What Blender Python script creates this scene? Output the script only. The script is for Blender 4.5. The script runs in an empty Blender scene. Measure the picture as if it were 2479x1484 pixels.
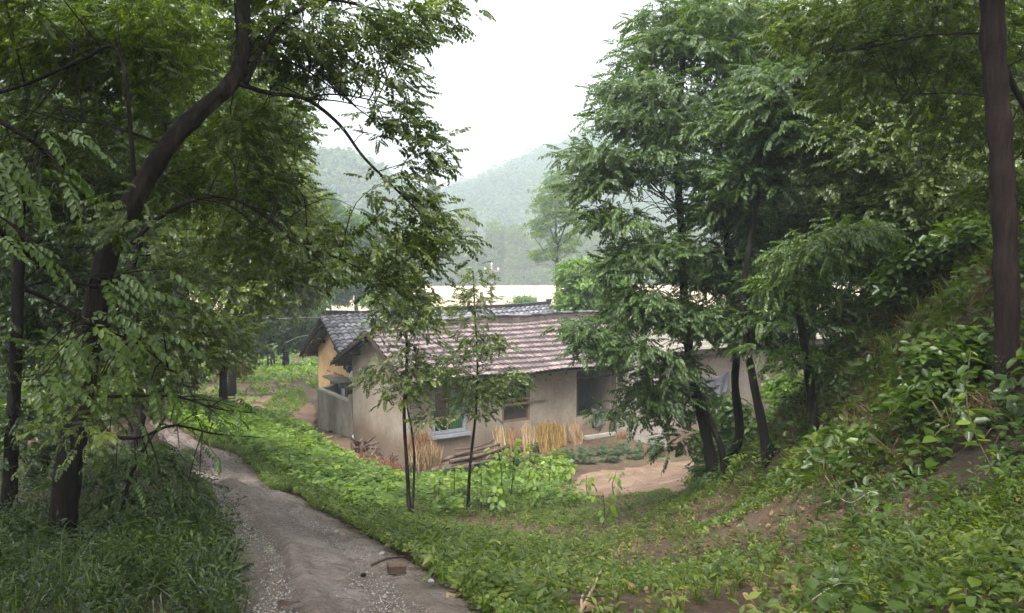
import bpy, bmesh, math, random
import numpy as np
from mathutils import Vector, Matrix
rng = np.random.default_rng(7); random.seed(7)
SC = bpy.context.scene; COL = SC.collection
# ------------------------------------------------------------------ camera
F = 2100.0; PITCH = 0.078; CX, CY = 1239.5, 742.0     # photo units: picture 2479 x 1484
cam_d = bpy.data.cameras.new("camera"); cam = bpy.data.objects.new("camera", cam_d); COL.objects.link(cam)
cam_d.sensor_width = 36; cam_d.lens = F / 2479 * 36; cam_d.clip_start = .05; cam_d.clip_end = 3000
cam.rotation_euler = (math.pi/2 - PITCH, 0, 0); SC.camera = cam
# ------------------------------------------------------------------ world + sun
SUN_EL, SUN_ROT = math.radians(58), math.radians(200)
w = bpy.data.worlds.new("World"); SC.world = w; w.use_nodes = True
nt = w.node_tree; nt.nodes.clear()
sky = nt.nodes.new("ShaderNodeTexSky"); sky.sky_type = 'NISHITA'; sky.sun_disc = False
sky.sun_elevation = SUN_EL; sky.sun_rotation = SUN_ROT; sky.air_density = 1.0; sky.dust_density = 6.0; sky.ozone_density = 1.0
hs = nt.nodes.new("ShaderNodeHueSaturation"); hs.inputs['Saturation'].default_value = .07; hs.inputs['Value'].default_value = 1.0
bg = nt.nodes.new("ShaderNodeBackground"); bg.inputs[1].default_value = .15
ow = nt.nodes.new("ShaderNodeOutputWorld")
nt.links.new(sky.outputs[0], hs.inputs['Color']); nt.links.new(hs.outputs[0], bg.inputs[0]); nt.links.new(bg.outputs[0], ow.inputs[0])
sd = bpy.data.lights.new("sun", 'SUN'); sd.energy = 1.2; sd.angle = math.radians(25); sd.color = (1, .96, .9)
so = bpy.data.objects.new("sun", sd); COL.objects.link(so)
_d = Vector((math.sin(SUN_ROT)*math.cos(SUN_EL), math.cos(SUN_ROT)*math.cos(SUN_EL), math.sin(SUN_EL)))
so.rotation_euler = _d.to_track_quat('Z', 'Y').to_euler()
SC.view_settings.view_transform = 'Standard'; SC.view_settings.look = 'None'; SC.view_settings.exposure = 1.82; SC.view_settings.gamma = 1
cy = SC.cycles; cy.max_bounces = 8; cy.diffuse_bounces = 3; cy.glossy_bounces = 2; cy.transmission_bounces = 4; cy.transparent_max_bounces = 8
cy.volume_bounces = 1; cy.use_denoising = True; cy.sample_clamp_indirect = 6; cy.caustics_reflective = False; cy.caustics_refractive = False
HAZE = .0017
# ------------------------------------------------------------------ projection helpers (photo pixel + distance -> world point)
cp, sp = math.cos(PITCH), math.sin(PITCH)
def ray(px, py):
    a, b = (px-CX)/F, -(py-CY)/F
    return np.array([a, cp + b*sp, -sp + b*cp])
def at(px, py, Y):
    r = ray(px, py); return r * (Y / r[1])
# ------------------------------------------------------------------ terrain heights: thin plate spline through surveyed spots
TH = .55; ORD = 'first second third fourth fifth sixth seventh eighth ninth tenth eleventh twelfth thirteenth fourteenth fifteenth sixteenth seventeenth eighteenth nineteenth twentieth'.split()
U = np.array([math.cos(TH), math.sin(TH), 0]); N_ = np.array([-math.sin(TH), math.cos(TH), 0]); K = np.array([0, 0, 1.])
C0 = np.array([-3.0, 25.0, -6.65]); LEN, WID = 7.65, 4.5
def HP(a, b, z=0): return C0 + a*U + b*N_ + z*K
ctl = [at(*q) for q in [(900,1484,3.7),(560,1484,3.7),(750,1300,6.5),(550,1150,11),(400,1030,18),(350,990,22),(700,900,44),(600,940,36),(450,960,28),
 (600,1080,18),(750,1050,25),(850,1150,20),(900,1120,24),(950,1250,14.5),(1200,1250,15),(1100,1180,19),(1560,1150,22.5),(1730,1160,18),(1860,1110,19.5),
 (1300,1400,7),(1100,1350,7),(1150,1484,4.2),(1600,1300,9),(1900,1200,11),(2100,1484,3.7),(1500,1484,4.2),(2300,1250,5.5),(2479,1150,5),
 (2300,950,7.5),(2350,750,8.3),(2479,620,7.5),(2150,650,12),(2050,950,14),(2000,1050,15),(1950,1100,16),(2100,800,13),(100,1150,11),(60,1300,7),(300,1400,4.6)]]
ctl += [np.array(q) for q in [(0,0,-1.6),(-3,0,-1.55),(3,0,-1.3),(6,2,-.6),(0,-6,-1.2),(8,-4,.5),(-8,-4,-1.2),(-8,4,-2.0),(-12,12,-2.9),(-14,22,-4),(-20,32,-5.4),(-18,44,-6.6),
 (9,5,.6),(12,10,1.0),(14,16,.6),(15,24,-2),(16,34,-6.2),(-9,31,-6.5),(-4,60,-7.4),(15,60,-7.6),(-26,60,-7.6),(30,40,-6),(28,20,2),(-30,16,-2),(25,5,3)]]
ctl += [HP(a, b) for a in (-.6, 4, 8) for b in (-1.0, 1.5, 5)] + [HP(a, b) for a in (1, 6, 11) for b in (8, 11)] + [HP(12, 0), HP(12, -3), HP(8, -2.2), HP(9.5, -3.2)]
ctl = np.array(ctl)
def _phi(r): return np.where(r > 1e-9, r*r*np.log(np.maximum(r, 1e-9)), 0)
_n = len(ctl); _A = np.zeros((_n+3, _n+3)); _D = np.linalg.norm(ctl[:, None, :2]-ctl[None, :, :2], axis=2)
_A[:_n, :_n] = _phi(_D) + np.eye(_n)*.6; _A[:_n, _n] = 1; _A[:_n, _n+1:] = ctl[:, :2]; _A[_n:, :_n] = _A[:_n, _n:].T
_w = np.linalg.solve(_A, np.concatenate([ctl[:, 2], [0, 0, 0]]))
def smooth(t): t = np.clip(t, 0, 1); return t*t*(3-2*t)
def vnoise(x, y, s):                                     # cheap smooth noise
    return (np.sin(x*s*1.3+np.cos(y*s*.9)*1.7+1.1)+np.sin(y*s*1.7+np.sin(x*s*1.1)*1.5+2.3)+np.sin((x+y)*s*.8+4.2))/3
def fbm(x, y, s, octv=4, seed=1.0):
    o = 0; a = .5
    for k in range(octv):
        u, v = x*s+seed*17.3, y*s+seed*9.1; i, j = np.floor(u), np.floor(v); f, g = u-i, v-j; f = f*f*(3-2*f); g = g*g*(3-2*g)
        h = lambda p, q: np.mod(np.sin(p*127.1+q*311.7+seed)*43758.5453, 1.0)
        o = o+a*((h(i, j)*(1-f)+h(i+1, j)*f)*(1-g)+(h(i, j+1)*(1-f)+h(i+1, j+1)*f)*g-.5); a *= .55; s *= 2.1; seed += 3.7
    return o
def H(x, y):
    x = np.atleast_1d(np.asarray(x, float)); y = np.atleast_1d(np.asarray(y, float))
    xc = np.clip(x, -30, 30); yc = np.clip(y, -6, 60)
    out = np.empty(len(x))
    for i in range(0, len(x), 20000):
        q = np.stack([xc[i:i+20000], yc[i:i+20000]], 1)
        out[i:i+20000] = _phi(np.linalg.norm(q[:, None]-ctl[None, :, :2], axis=2)) @ _w[:_n] + _w[_n] + q @ _w[_n+1:]
    flat = -8.2 - 2.6*smooth((y-60)/18)
    out = out + (flat-out)*smooth((y-42)/18)
    # river bed and far bank
    out = np.where((y > 78), -10.8 + 1.6*smooth((y-163)/6), out)
    # hills
    hl = 29*smooth((-x-4)/52)*smooth((y-180)/75) + 30*smooth((-x-60)/60)*smooth((y-150)/90)
    hr = (28+.39*(x+30))*smooth((y-230)/210)*smooth((x+75)/40)
    hills = np.maximum(hl, hr) * 1.0
    out = out + np.where(y > 170, hills + 2.0*vnoise(x, y, .06)*smooth((y-190)/60), 0)
    return out
def H1(x, y): return float(H([x], [y])[0])
def G(px, py):                                           # where the sight line meets the ground
    r = ray(px, py); ts = np.concatenate([np.arange(2, 40, .08), np.arange(40, 200, .5)])
    P = r[None]*ts[:, None]; h = H(P[:, 0], P[:, 1]); k = np.argmax(P[:, 2] < h)
    if k == 0: return P[0]
    a, b = ts[k-1], ts[k]
    da, db = (P[k-1, 2]-h[k-1]), (P[k, 2]-h[k])
    t = a + (b-a)*da/(da-db); q = r*t; q[2] = H1(q[0], q[1]); return q
# ------------------------------------------------------------------ object helpers
def tag(o, label=None, cat=None, group=None, kind=None):
    if label: o['label'] = label
    if cat: o['category'] = cat
    if group: o['group'] = group
    if kind: o['kind'] = kind
    return o
def link(name, me, m, parent=None):
    o = bpy.data.objects.new(name, me); COL.objects.link(o)
    if m is not None: me.materials.append(m)
    if parent is not None: o.parent = parent; o.matrix_parent_inverse = parent.matrix_basis.inverted()
    return o
def empty(name, loc, label, cat, group=None, rz=0):
    o = bpy.data.objects.new(name, None); COL.objects.link(o); o.location = tuple(loc); o.rotation_euler = (0, 0, rz); o.empty_display_size = .2
    return tag(o, label, cat, group)
def mesh_np(name, V, Fc, tint=None, smooth_=False):
    V = np.asarray(V, np.float32); Fc = np.asarray(Fc, np.int32); k = Fc.shape[1]
    me = bpy.data.meshes.new(name); me.vertices.add(len(V)); me.vertices.foreach_set('co', V.ravel())
    me.loops.add(Fc.size); me.loops.foreach_set('vertex_index', Fc.ravel())
    me.polygons.add(len(Fc)); me.polygons.foreach_set('loop_start', np.arange(0, Fc.size, k, dtype=np.int32))
    me.polygons.foreach_set('loop_total', np.full(len(Fc), k, np.int32))
    if smooth_: me.polygons.foreach_set('use_smooth', np.ones(len(Fc), bool))
    if tint is not None:
        a = me.attributes.new('tint', 'FLOAT', 'POINT'); a.data.foreach_set('value', np.asarray(tint, np.float32))
    me.update(calc_edges=True); return me
class MB:                                                # collects quads/tris of any shape for one mesh
    def __init__(s): s.v = []; s.f = []; s.t = []
    def add(s, V, Fc, t=.5):
        o = len(s.v); s.v += [tuple(map(float, p)) for p in V]; s.f += [tuple(i+o for i in f) for f in Fc]; s.t += [t]*len(V)
    def box(s, c, ax, hs_, t=.5):                        # centre, 3 axes rows, half sizes
        c = np.asarray(c, float); ax = np.asarray(ax, float)
        V = [c + ax[0]*i*hs_[0] + ax[1]*j*hs_[1] + ax[2]*k*hs_[2] for i in (-1, 1) for j in (-1, 1) for k in (-1, 1)]
        s.add(V, [(0,1,3,2),(4,6,7,5),(0,4,5,1),(2,3,7,6),(0,2,6,4),(1,5,7,3)], t)
    def tube(s, pts, rad, n=7, t=.5, cap=True, rough=0):
        pts = np.asarray(pts, float); m = len(pts); rad = np.broadcast_to(rad, (m,))
        T = np.gradient(pts, axis=0); T /= np.linalg.norm(T, axis=1)[:, None]+1e-12
        up = np.array([0, 0, 1.]) if abs(T[0][2]) < .9 else np.array([1., 0, 0])
        V = []
        for i in range(m):
            a = np.cross(T[i], up); a /= np.linalg.norm(a)+1e-12; b = np.cross(T[i], a); up = np.cross(a, T[i])
            for j in range(n):
                q = 2*math.pi*j/n; rr = rad[i]*(1+rough*(math.sin(q*3+i*.31)*.5+math.sin(q*7+math.sin(i*.23)*2)*.4+math.sin(q*2-i*.9)*.35+random.uniform(-.3, .3))); V.append(pts[i] + rr*(math.cos(q)*a+math.sin(q)*b))
        Fc = [(i*n+j, i*n+(j+1) % n, (i+1)*n+(j+1) % n, (i+1)*n+j) for i in range(m-1) for j in range(n)]
        if cap: Fc += [tuple(range(n))[::-1], tuple((m-1)*n+j for j in range(n))]
        s.add(V, Fc, t)
    def build(s, name, m, parent=None, sm=False, bevel=0):
        me = bpy.data.meshes.new(name); me.from_pydata(s.v, [], s.f); me.update()
        a = me.attributes.new('tint', 'FLOAT', 'POINT'); a.data.foreach_set('value', np.array(s.t, np.float32))
        if sm: me.polygons.foreach_set('use_smooth', np.ones(len(me.polygons), bool))
        o = link(name, me, m, parent)
        if bevel:
            b = o.modifiers.new('bevel', 'BEVEL'); b.width = bevel; b.segments = 2; b.limit_method = 'ANGLE'
        return o
XYZ = np.eye(3); HAX = np.array([U, N_, K])
def spline(pts, n):
    pts = np.asarray(pts, float); m = len(pts); out = []
    P = np.vstack([2*pts[0]-pts[1], pts, 2*pts[-1]-pts[-2]])
    for t in np.linspace(0, m-1, n):
        i = min(int(t), m-2); f = t-i; a, b, c, d = P[i], P[i+1], P[i+2], P[i+3]
        out.append(.5*((2*b)+(c-a)*f+(2*a-5*b+4*c-d)*f*f+(3*b-a-3*c+d)*f**3))
    return np.array(out)
# ------------------------------------------------------------------ materials
def nodes(name):
    m = bpy.data.materials.new(name); m.use_nodes = True; t = m.node_tree
    return m, t, t.nodes['Principled BSDF'], t.nodes, t.links.new
def ramp(N, L, src, stops):
    r = N.new('ShaderNodeValToRGB'); e = r.color_ramp.elements
    while len(e) < len(stops): e.new(.5)
    for q, (p, c) in zip(e, stops): q.position = p; q.color = (*c, 1)
    L(src, r.inputs[0]); return r.outputs[0]
def noise(N, L, scale, detail=6, rough=.6, vec=None, dist=0):
    n = N.new('ShaderNodeTexNoise'); n.inputs['Scale'].default_value = scale; n.inputs['Detail'].default_value = detail; n.inputs['Roughness'].default_value = rough
    n.inputs['Distortion'].default_value = dist
    if vec is not None: L(vec, n.inputs['Vector'])
    return n
def objco(N, L, sc=None, rot=None):
    g = N.new('ShaderNodeNewGeometry').outputs['Position']
    if sc is None: return g
    m = N.new('ShaderNodeMapping'); m.inputs['Scale'].default_value = sc
    if rot: m.inputs['Rotation'].default_value = rot
    L(g, m.inputs['Vector']); return m.outputs[0]
def mixc(N, L, fac, a, b, mode='MIX'):
    x = N.new('ShaderNodeMix'); x.data_type = 'RGBA'; x.blend_type = mode
    for v, s in ((fac, 0), (a, 6), (b, 7)):
        if hasattr(v, 'is_linked'): L(v, x.inputs[s])
        elif s: x.inputs[s].default_value = (*v, 1)
        else: x.inputs[0].default_value = v
    return x.outputs[2]
def bump(N, L, bs, h, st=.4, d=.02):
    b = N.new('ShaderNodeBump'); b.inputs['Strength'].default_value = st; b.inputs['Distance'].default_value = d; L(h, b.inputs['Height']); L(b.outputs[0], bs.inputs['Normal'])
def mat_noise(name, stops, scale=3, rough=.85, bs_=.4, bd=.02, bscale=None, spec=.3, sc=None, fine=.25):
    m, t, b, N, L = nodes(name); v = objco(N, L, sc)
    n = noise(N, L, scale, 8, .65, v); c = ramp(N, L, n.outputs[0], stops)
    n2 = noise(N, L, (bscale or scale*8), 6, .7, v)
    g = ramp(N, L, n2.outputs[0], [(.3, (1-fine,)*3), (.7, (1+fine,)*3)])
    c = mixc(N, L, 1., c, g, 'MULTIPLY'); L(c, b.inputs['Base Color'])
    b.inputs['Roughness'].default_value = rough; spec = .15 if 'bark' in name else spec; b.inputs['Specular IOR Level'].default_value = spec
    bump(N, L, b, n2.outputs[0], bs_, bd); return m
def mat_leaf(name, dark, mid, light, rough=.36, trans=.42, spec=.55):
    m, t, b, N, L = nodes(name)
    a = N.new('ShaderNodeAttribute'); a.attribute_name = 'tint'
    c = ramp(N, L, a.outputs['Fac'], [(0, dark), (.55, mid), (1, light)])
    L(c, b.inputs['Base Color']); b.inputs['Roughness'].default_value = rough; b.inputs['Specular IOR Level'].default_value = spec
    tr = N.new('ShaderNodeBsdfTranslucent'); c2 = mixc(N, L, 1., c, (1.7, 1.8, .45), 'MULTIPLY'); L(c2, tr.inputs['Color'])
    mx = N.new('ShaderNodeMixShader'); mx.inputs[0].default_value = trans
    L(b.outputs[0], mx.inputs[1]); L(tr.outputs[0], mx.inputs[2]); L(mx.outputs[0], N['Material Output'].inputs[0]); return m
M = {}
M['locust'] = mat_leaf('locust_leaf', (.022,.040,.008), (.062,.094,.015), (.165,.205,.03))
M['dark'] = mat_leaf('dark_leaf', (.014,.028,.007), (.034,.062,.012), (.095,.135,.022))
M['blue'] = mat_leaf('feathery_leaf', (.026,.052,.013), (.060,.105,.024), (.13,.19,.035), rough=.45)
M['bright'] = mat_leaf('bright_leaf', (.05,.11,.012), (.10,.18,.02), (.19,.26,.03), trans=.4)
M['crop'] = mat_leaf('crop_leaf', (.05,.105,.013), (.135,.225,.03), (.31,.39,.06), rough=.5)
M['tuber'] = mat_leaf('tuber_leaf', (.020,.065,.026), (.040,.11,.042), (.11,.21,.07), rough=.45)
M['weed'] = mat_leaf('weed_leaf', (.028,.055,.009), (.070,.115,.016), (.20,.24,.035), rough=.5)
M['broad'] = mat_leaf('broad_leaf', (.026,.052,.010), (.062,.11,.017), (.15,.21,.03), rough=.35)
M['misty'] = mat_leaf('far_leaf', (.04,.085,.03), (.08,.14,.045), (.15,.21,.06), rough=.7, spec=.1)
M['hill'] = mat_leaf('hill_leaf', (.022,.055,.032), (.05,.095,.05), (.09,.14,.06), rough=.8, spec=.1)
M['drygrass'] = mat_leaf('dry_grass', (.05,.03,.015), (.12,.075,.03), (.24,.17,.07), rough=.7, trans=.2)
M['bark'] = mat_noise('bark', [(.3,(.006,.005,.004)),(.55,(.016,.013,.010)),(.74,(.075,.066,.052))], 6, .95, .9, .03, 40, sc=(1,1,.25), fine=.6)
M['bark_red'] = mat_noise('bark_reddish', [(.3,(.006,.004,.0035)),(.6,(.020,.012,.010)),(.76,(.065,.045,.036))], 5, .75, .9, .03, 35, sc=(1,1,.15), fine=.6)
M['twig'] = mat_noise('twig', [(.3,(.03,.022,.016)),(.7,(.08,.06,.045))], 8, .7, .3, .01)
M['straw'] = mat_leaf('straw', (.14,.085,.045), (.30,.20,.11), (.52,.39,.24), rough=.8, trans=.1, spec=.2)
M['brush'] = mat_leaf('dry_brush', (.10,.045,.025), (.21,.11,.06), (.38,.23,.13), rough=.8, trans=.05, spec=.2)
M['goldstraw'] = mat_leaf('golden_straw', (.15,.09,.03), (.29,.185,.065), (.42,.29,.12), rough=.85, trans=.1, spec=.2)
def mat_soil():
    m, t, b, N, L = nodes('soil'); v = objco(N, L)
    n = noise(N, L, .9, 8, .65, v); c = ramp(N, L, n.outputs[0], [(.3,(.07,.043,.027)),(.55,(.12,.078,.050)),(.75,(.17,.115,.08))])
    n3 = noise(N, L, .35, 6, .6, v); g = ramp(N, L, n3.outputs[0], [(.56,(0,0,0)),(.74,(.6,.6,.6))])
    n4 = noise(N, L, 14, 8, .7, v); gc = ramp(N, L, n4.outputs[0], [(.35,(.035,.06,.015)),(.65,(.09,.14,.035))])
    c = mixc(N, L, g, c, gc)
    n2 = noise(N, L, 22, 8, .75, v); g2 = ramp(N, L, n2.outputs[0], [(.3,(.55,.55,.55)),(.7,(1.3,1.3,1.3))]); c = mixc(N, L, 1., c, g2, 'MULTIPLY')
    at_ = N.new('ShaderNodeAttribute'); at_.attribute_name = 'tint'; hc = ramp(N, L, n2.outputs[0], [(.3,(.012,.009,.006)),(.6,(.045,.030,.019)),(.8,(.075,.052,.034))]); c = mixc(N, L, at_.outputs['Fac'], c, hc)
    L(c, b.inputs['Base Color']); b.inputs['Roughness'].default_value = .8; b.inputs['Specular IOR Level'].default_value = .3
    bump(N, L, b, n2.outputs[0], .9, .06); return m
M['soil'] = mat_soil()
def mat_path():
    m, t, b, N, L = nodes('wet_dirt_path'); v = objco(N, L)
    n = noise(N, L, 1.3, 8, .65, v); c = ramp(N, L, n.outputs[0], [(.3,(.095,.066,.050)),(.5,(.19,.148,.125)),(.72,(.29,.245,.225))])
    n2 = noise(N, L, 28, 8, .8, v); g2 = ramp(N, L, n2.outputs[0], [(.3,(.45,.45,.45)),(.52,(1,1,1)),(.72,(1.5,1.5,1.5))]); c = mixc(N, L, 1., c, g2, 'MULTIPLY')
    n5 = noise(N, L, .55, 5, .6, v); c = mixc(N, L, 1., c, ramp(N, L, n5.outputs[0], [(.38,(.50,.46,.42)),(.58,(1.05,1.05,1.07))]), 'MULTIPLY')
    a = N.new('ShaderNodeAttribute'); a.attribute_name = 'tint'                  # wet streaks
    n3 = noise(N, L, 9, 8, .75, v)
    ad = N.new('ShaderNodeMath'); ad.operation = 'MULTIPLY_ADD'; L(n3.outputs[0], ad.inputs[0]); ad.inputs[1].default_value = 1.6; L(a.outputs['Fac'], ad.inputs[2])
    wet = ramp(N, L, ad.outputs[0], [(.0,(.7,)*3),(.80,(.55,)*3),(.95,(.12,)*3)])
    L(wet, b.inputs['Roughness']); c = mixc(N, L, ramp(N, L, ad.outputs[0], [(.85,(0,0,0)),(1,(.55,)*3)]), c, (.13,.10,.08))
    L(c, b.inputs['Base Color']); b.inputs['Specular IOR Level'].default_value = .55
    bump(N, L, b, n2.outputs[0], .8, .035); return m
M['path'] = mat_path()
M['plaster'] = mat_noise('grey_plaster', [(.25,(.21,.17,.13)),(.5,(.35,.295,.24)),(.72,(.46,.405,.34))], .9, .9, .25, .01, 16, .15, sc=(1,1,.6), fine=.12)
M['adobe'] = mat_noise('yellow_mud_wall', [(.25,(.36,.22,.11)),(.5,(.50,.33,.17)),(.75,(.60,.42,.24))], 1.2, .95, .5, .02, 14, .1, sc=(1,1,1.6), fine=.15)
M['concrete'] = mat_noise('stained_concrete', [(.3,(.09,.085,.06)),(.5,(.19,.175,.14)),(.75,(.33,.30,.25))], 1.6, .9, .3, .01, 14, .2, sc=(1.5,1.5,.35), fine=.18)
M['ridge'] = mat_noise('dark_ridge_masonry', [(.3,(.05,.04,.035)),(.55,(.11,.09,.08)),(.75,(.24,.20,.17))], 5, .9, .4, .02, 20, .1)
M['coping'] = mat_noise('pale_cement', [(.3,(.28,.25,.21)),(.7,(.45,.42,.37))], 6, .9, .2, .01)
M['wood'] = mat_noise('weathered_wood', [(.3,(.08,.05,.035)),(.7,(.20,.13,.09))], 4, .85, .4, .01, 30)
M['palewood'] = mat_noise('bare_wood', [(.3,(.25,.17,.11)),(.7,(.42,.31,.21))], 4, .8, .3, .01)
M['redwood'] = mat_noise('reddish_bare_wood', [(.3,(.17,.10,.07)),(.7,(.30,.20,.14))], 4, .8, .3, .01)
M['darkwood'] = mat_noise('dark_rafters', [(.3,(.03,.022,.016)),(.7,(.08,.06,.045))], 5, .9, .3, .01)
M['log'] = mat_noise('log_bark', [(.3,(.06,.04,.032)),(.55,(.13,.09,.07)),(.8,(.22,.17,.14))], 4, .85, .6, .02, 25)
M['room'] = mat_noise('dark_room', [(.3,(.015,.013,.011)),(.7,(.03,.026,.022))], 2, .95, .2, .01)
M['frame'] = mat_noise('grey_paint_frame', [(.3,(.24,.25,.28)),(.7,(.34,.35,.38))], 3, .7, .1, .005)
M['green'] = mat_noise('green_curtain', [(.3,(.08,.26,.12)),(.7,(.15,.40,.20))], 5, .8, .2, .01)
M['cloth'] = mat_noise('grey_cloth', [(.3,(.10,.10,.12)),(.7,(.18,.18,.21))], 4, .9, .2, .01)
M['sheet'] = mat_noise('pale_plastic_sheet', [(.3,(.40,.39,.38)),(.7,(.58,.57,.56))], 2.5, .35, .15, .01, spec=.5)
M['white'] = mat_noise('white_paint', [(.3,(.7,.7,.7)),(.7,(.8,.8,.8))], 5, .4, .05, .005)
M['blue_paint'] = mat_noise('faded_blue_paint', [(.3,(.08,.15,.24)),(.7,(.14,.24,.34))], 5, .7, .1, .005)
M['sand'] = mat_noise('sand_bank', [(.3,(.55,.42,.27)),(.7,(.72,.58,.40))], .4, .9, .3, .02)
M['stone'] = mat_noise('pale_stone', [(.3,(.14,.125,.115)),(.7,(.34,.32,.31))], 20, .5, .3, .01, spec=.5)
M['rope'] = mat_noise('pale_rope', [(.3,(.22,.19,.15)),(.7,(.36,.32,.26))], 20, .8, .1, .005)
def dirt_base(m, z0, z1, col):
    N, L = m.node_tree.nodes, m.node_tree.links.new; b = N['Principled BSDF']; src = b.inputs['Base Color'].links[0].from_socket
    g = N.new('ShaderNodeNewGeometry'); sx = N.new('ShaderNodeSeparateXYZ'); L(g.outputs['Position'], sx.inputs[0]); mr = N.new('ShaderNodeMapRange'); L(sx.outputs['Z'], mr.inputs[0]); mr.inputs[1].default_value = z0; mr.inputs[2].default_value = z1; mr.inputs[3].default_value = 1; mr.inputs[4].default_value = -.35
    mp = N.new('ShaderNodeMapping'); mp.inputs['Scale'].default_value = (2.5, 2.5, .5); L(g.outputs['Position'], mp.inputs[0]); n = noise(N, L, 1.6, 7, .7, mp.outputs[0])
    ad = N.new('ShaderNodeMath'); ad.operation = 'ADD'; L(mr.outputs[0], ad.inputs[0]); L(n.outputs[0], ad.inputs[1]); f = ramp(N, L, ad.outputs[0], [(.35,(0,)*3),(1.,(.8,)*3)]); c = mixc(N, L, f, src, col)
    n2 = noise(N, L, 1.1, 4, .7, g.outputs['Position'], 1.2); cr = ramp(N, L, n2.outputs[0], [(.485,(1,)*3),(.5,(.62,)*3),(.515,(1,)*3)]); c = mixc(N, L, .5, c, cr, 'MULTIPLY'); L(c, b.inputs['Base Color'])
dirt_base(M['plaster'], -6.6, -5.6, (.19,.135,.095)); dirt_base(M['adobe'], -6.6, -5.6, (.30,.17,.09)); 0
def mat_blocks():
    m, t, b, N, L = nodes('block_wall')
    tc = N.new('ShaderNodeTexCoord'); br = N.new('ShaderNodeTexBrick'); L(tc.outputs['UV'], br.inputs['Vector'])
    br.inputs['Scale'].default_value = 1; br.inputs['Brick Width'].default_value = .42; br.inputs['Row Height'].default_value = .21; br.inputs['Mortar Size'].default_value = .012
    br.inputs['Color1'].default_value = (.27,.24,.21,1); br.inputs['Color2'].default_value = (.33,.30,.27,1); br.inputs['Mortar'].default_value = (.20,.175,.15,1)
    n = noise(N, L, 2, 8, .7); g = ramp(N, L, n.outputs[0], [(.3,(.75,.74,.72)),(.7,(1.2,1.2,1.2))]); c = mixc(N, L, 1., br.outputs[0], g, 'MULTIPLY')
    L(c, b.inputs['Base Color']); b.inputs['Roughness'].default_value = .9; bump(N, L, b, br.outputs['Fac'], -.3, .01); return m
M['blocks'] = mat_blocks()
def mat_tile(name, stops, rough, sc):
    m, t, b, N, L = nodes(name); a = N.new('ShaderNodeAttribute'); a.attribute_name = 'tint'
    c = ramp(N, L, a.outputs['Fac'], stops); n = noise(N, L, sc, 7, .7, objco(N, L)); g = ramp(N, L, n.outputs[0], [(.25,(.55,.55,.55)),(.7,(1.25,1.22,1.2))])
    c = mixc(N, L, 1., c, g, 'MULTIPLY'); L(c, b.inputs['Base Color']); b.inputs['Roughness'].default_value = rough; b.inputs['Specular IOR Level'].default_value = .5
    bump(N, L, b, n.outputs[0], .3, .01); return m
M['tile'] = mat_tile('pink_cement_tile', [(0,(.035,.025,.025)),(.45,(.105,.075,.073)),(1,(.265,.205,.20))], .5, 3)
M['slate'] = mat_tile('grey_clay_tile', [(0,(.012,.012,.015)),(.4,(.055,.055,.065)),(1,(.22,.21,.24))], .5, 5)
def mat_water():
    m, t, b, N, L = nodes('river_water'); b.inputs['Base Color'].default_value = (.66,.50,.34,1); b.inputs['Roughness'].default_value = .2; b.inputs['Specular IOR Level'].default_value = .8
    n = noise(N, L, .8, 5, .6, objco(N, L, (1, .3, 1))); bump(N, L, b, n.outputs[0], .15, .05); return m
M['water'] = mat_water()
# ------------------------------------------------------------------ ground, path, river
def axis(lo, dense0, dense1, hi, step, grow):
    a = list(np.arange(dense0, dense1+1e-6, step)); s = step; x = dense0; L_ = []
    while x > lo: s *= grow; x -= s; L_.append(x)
    s = step; x = dense1; R_ = []
    while x < hi: s *= grow; x += s; R_.append(x)
    return np.array(L_[::-1]+a+R_)
pathL = [(520,1600),(545,1484),(545,1380),(530,1290),(510,1210),(450,1120),(385,1050),(350,1000),(345,975)]
pathR = [(1330,1600),(1210,1484),(1060,1390),(880,1275),(760,1215),(600,1115),(480,1062),(410,1015),(375,978)]
PL = spline([G(*q) for q in pathL], 120); PR = spline([G(*q) for q in pathR], 120)
_extL = PL[0]+(PL[0]-PL[4])/np.linalg.norm(PL[0]-PL[4])*4; _extR = PR[0]+(PR[0]-PR[4])/np.linalg.norm(PR[0]-PR[4])*4
PL = np.vstack([np.linspace(_extL, PL[0], 12)[:-1], PL]); PR = np.vstack([np.linspace(_extR, PR[0], 12)[:-1], PR])
pathpoly = np.vstack([PL, PR[::-1]])[:, :2]
def inpoly(x, y, P):
    c = np.zeros(len(x), bool); j = len(P)-1
    for i in range(len(P)):
        xi, yi = P[i]; xj, yj = P[j]
        if yi != yj: c ^= ((yi > y) != (yj > y)) & (x < (xj-xi)*(y-yi)/(yj-yi)+xi)
        j = i
    return c
def near_path(x, y): return inpoly(x, y, pathpoly)
pathinner = np.vstack([PL+(PR-PL)*.07, (PL+(PR-PL)*.94)[::-1]])[:, :2]
def on_path(x, y): return inpoly(x, y, pathinner)
xs = axis(-420, -13, 13, 420, .16, 1.09); ys = axis(-25, 1.5, 26, 620, .16, 1.045)
X, Y = np.meshgrid(xs, ys); x, y = X.ravel(), Y.ravel(); z = H(x, y)
z = z + .05*vnoise(x, y, 2.3)*(y < 60) + .03*vnoise(x+9, y, 6)*(y < 40)
inside = near_path(x, y); z = np.where(inside, z-.26, z)
nx, ny = len(xs), len(ys); ii = (np.arange(ny-1)[:, None]*nx+np.arange(nx-1)[None]).ravel()
humus = smooth((x-1.9-.06*y+.5*vnoise(x, y, 1.7))/1.0)*(y < 24)*(y > 2) + smooth((-x-2.2+.25*y*0)/.8)*(y < 9)
link('ground', mesh_np('ground', np.stack([x, y, z], 1), np.stack([ii, ii+1, ii+nx+1, ii+nx], 1), tint=np.clip(humus, 0, 1), smooth_=True), M['soil'])
tag(bpy.data.objects['ground'], kind='structure')
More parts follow.
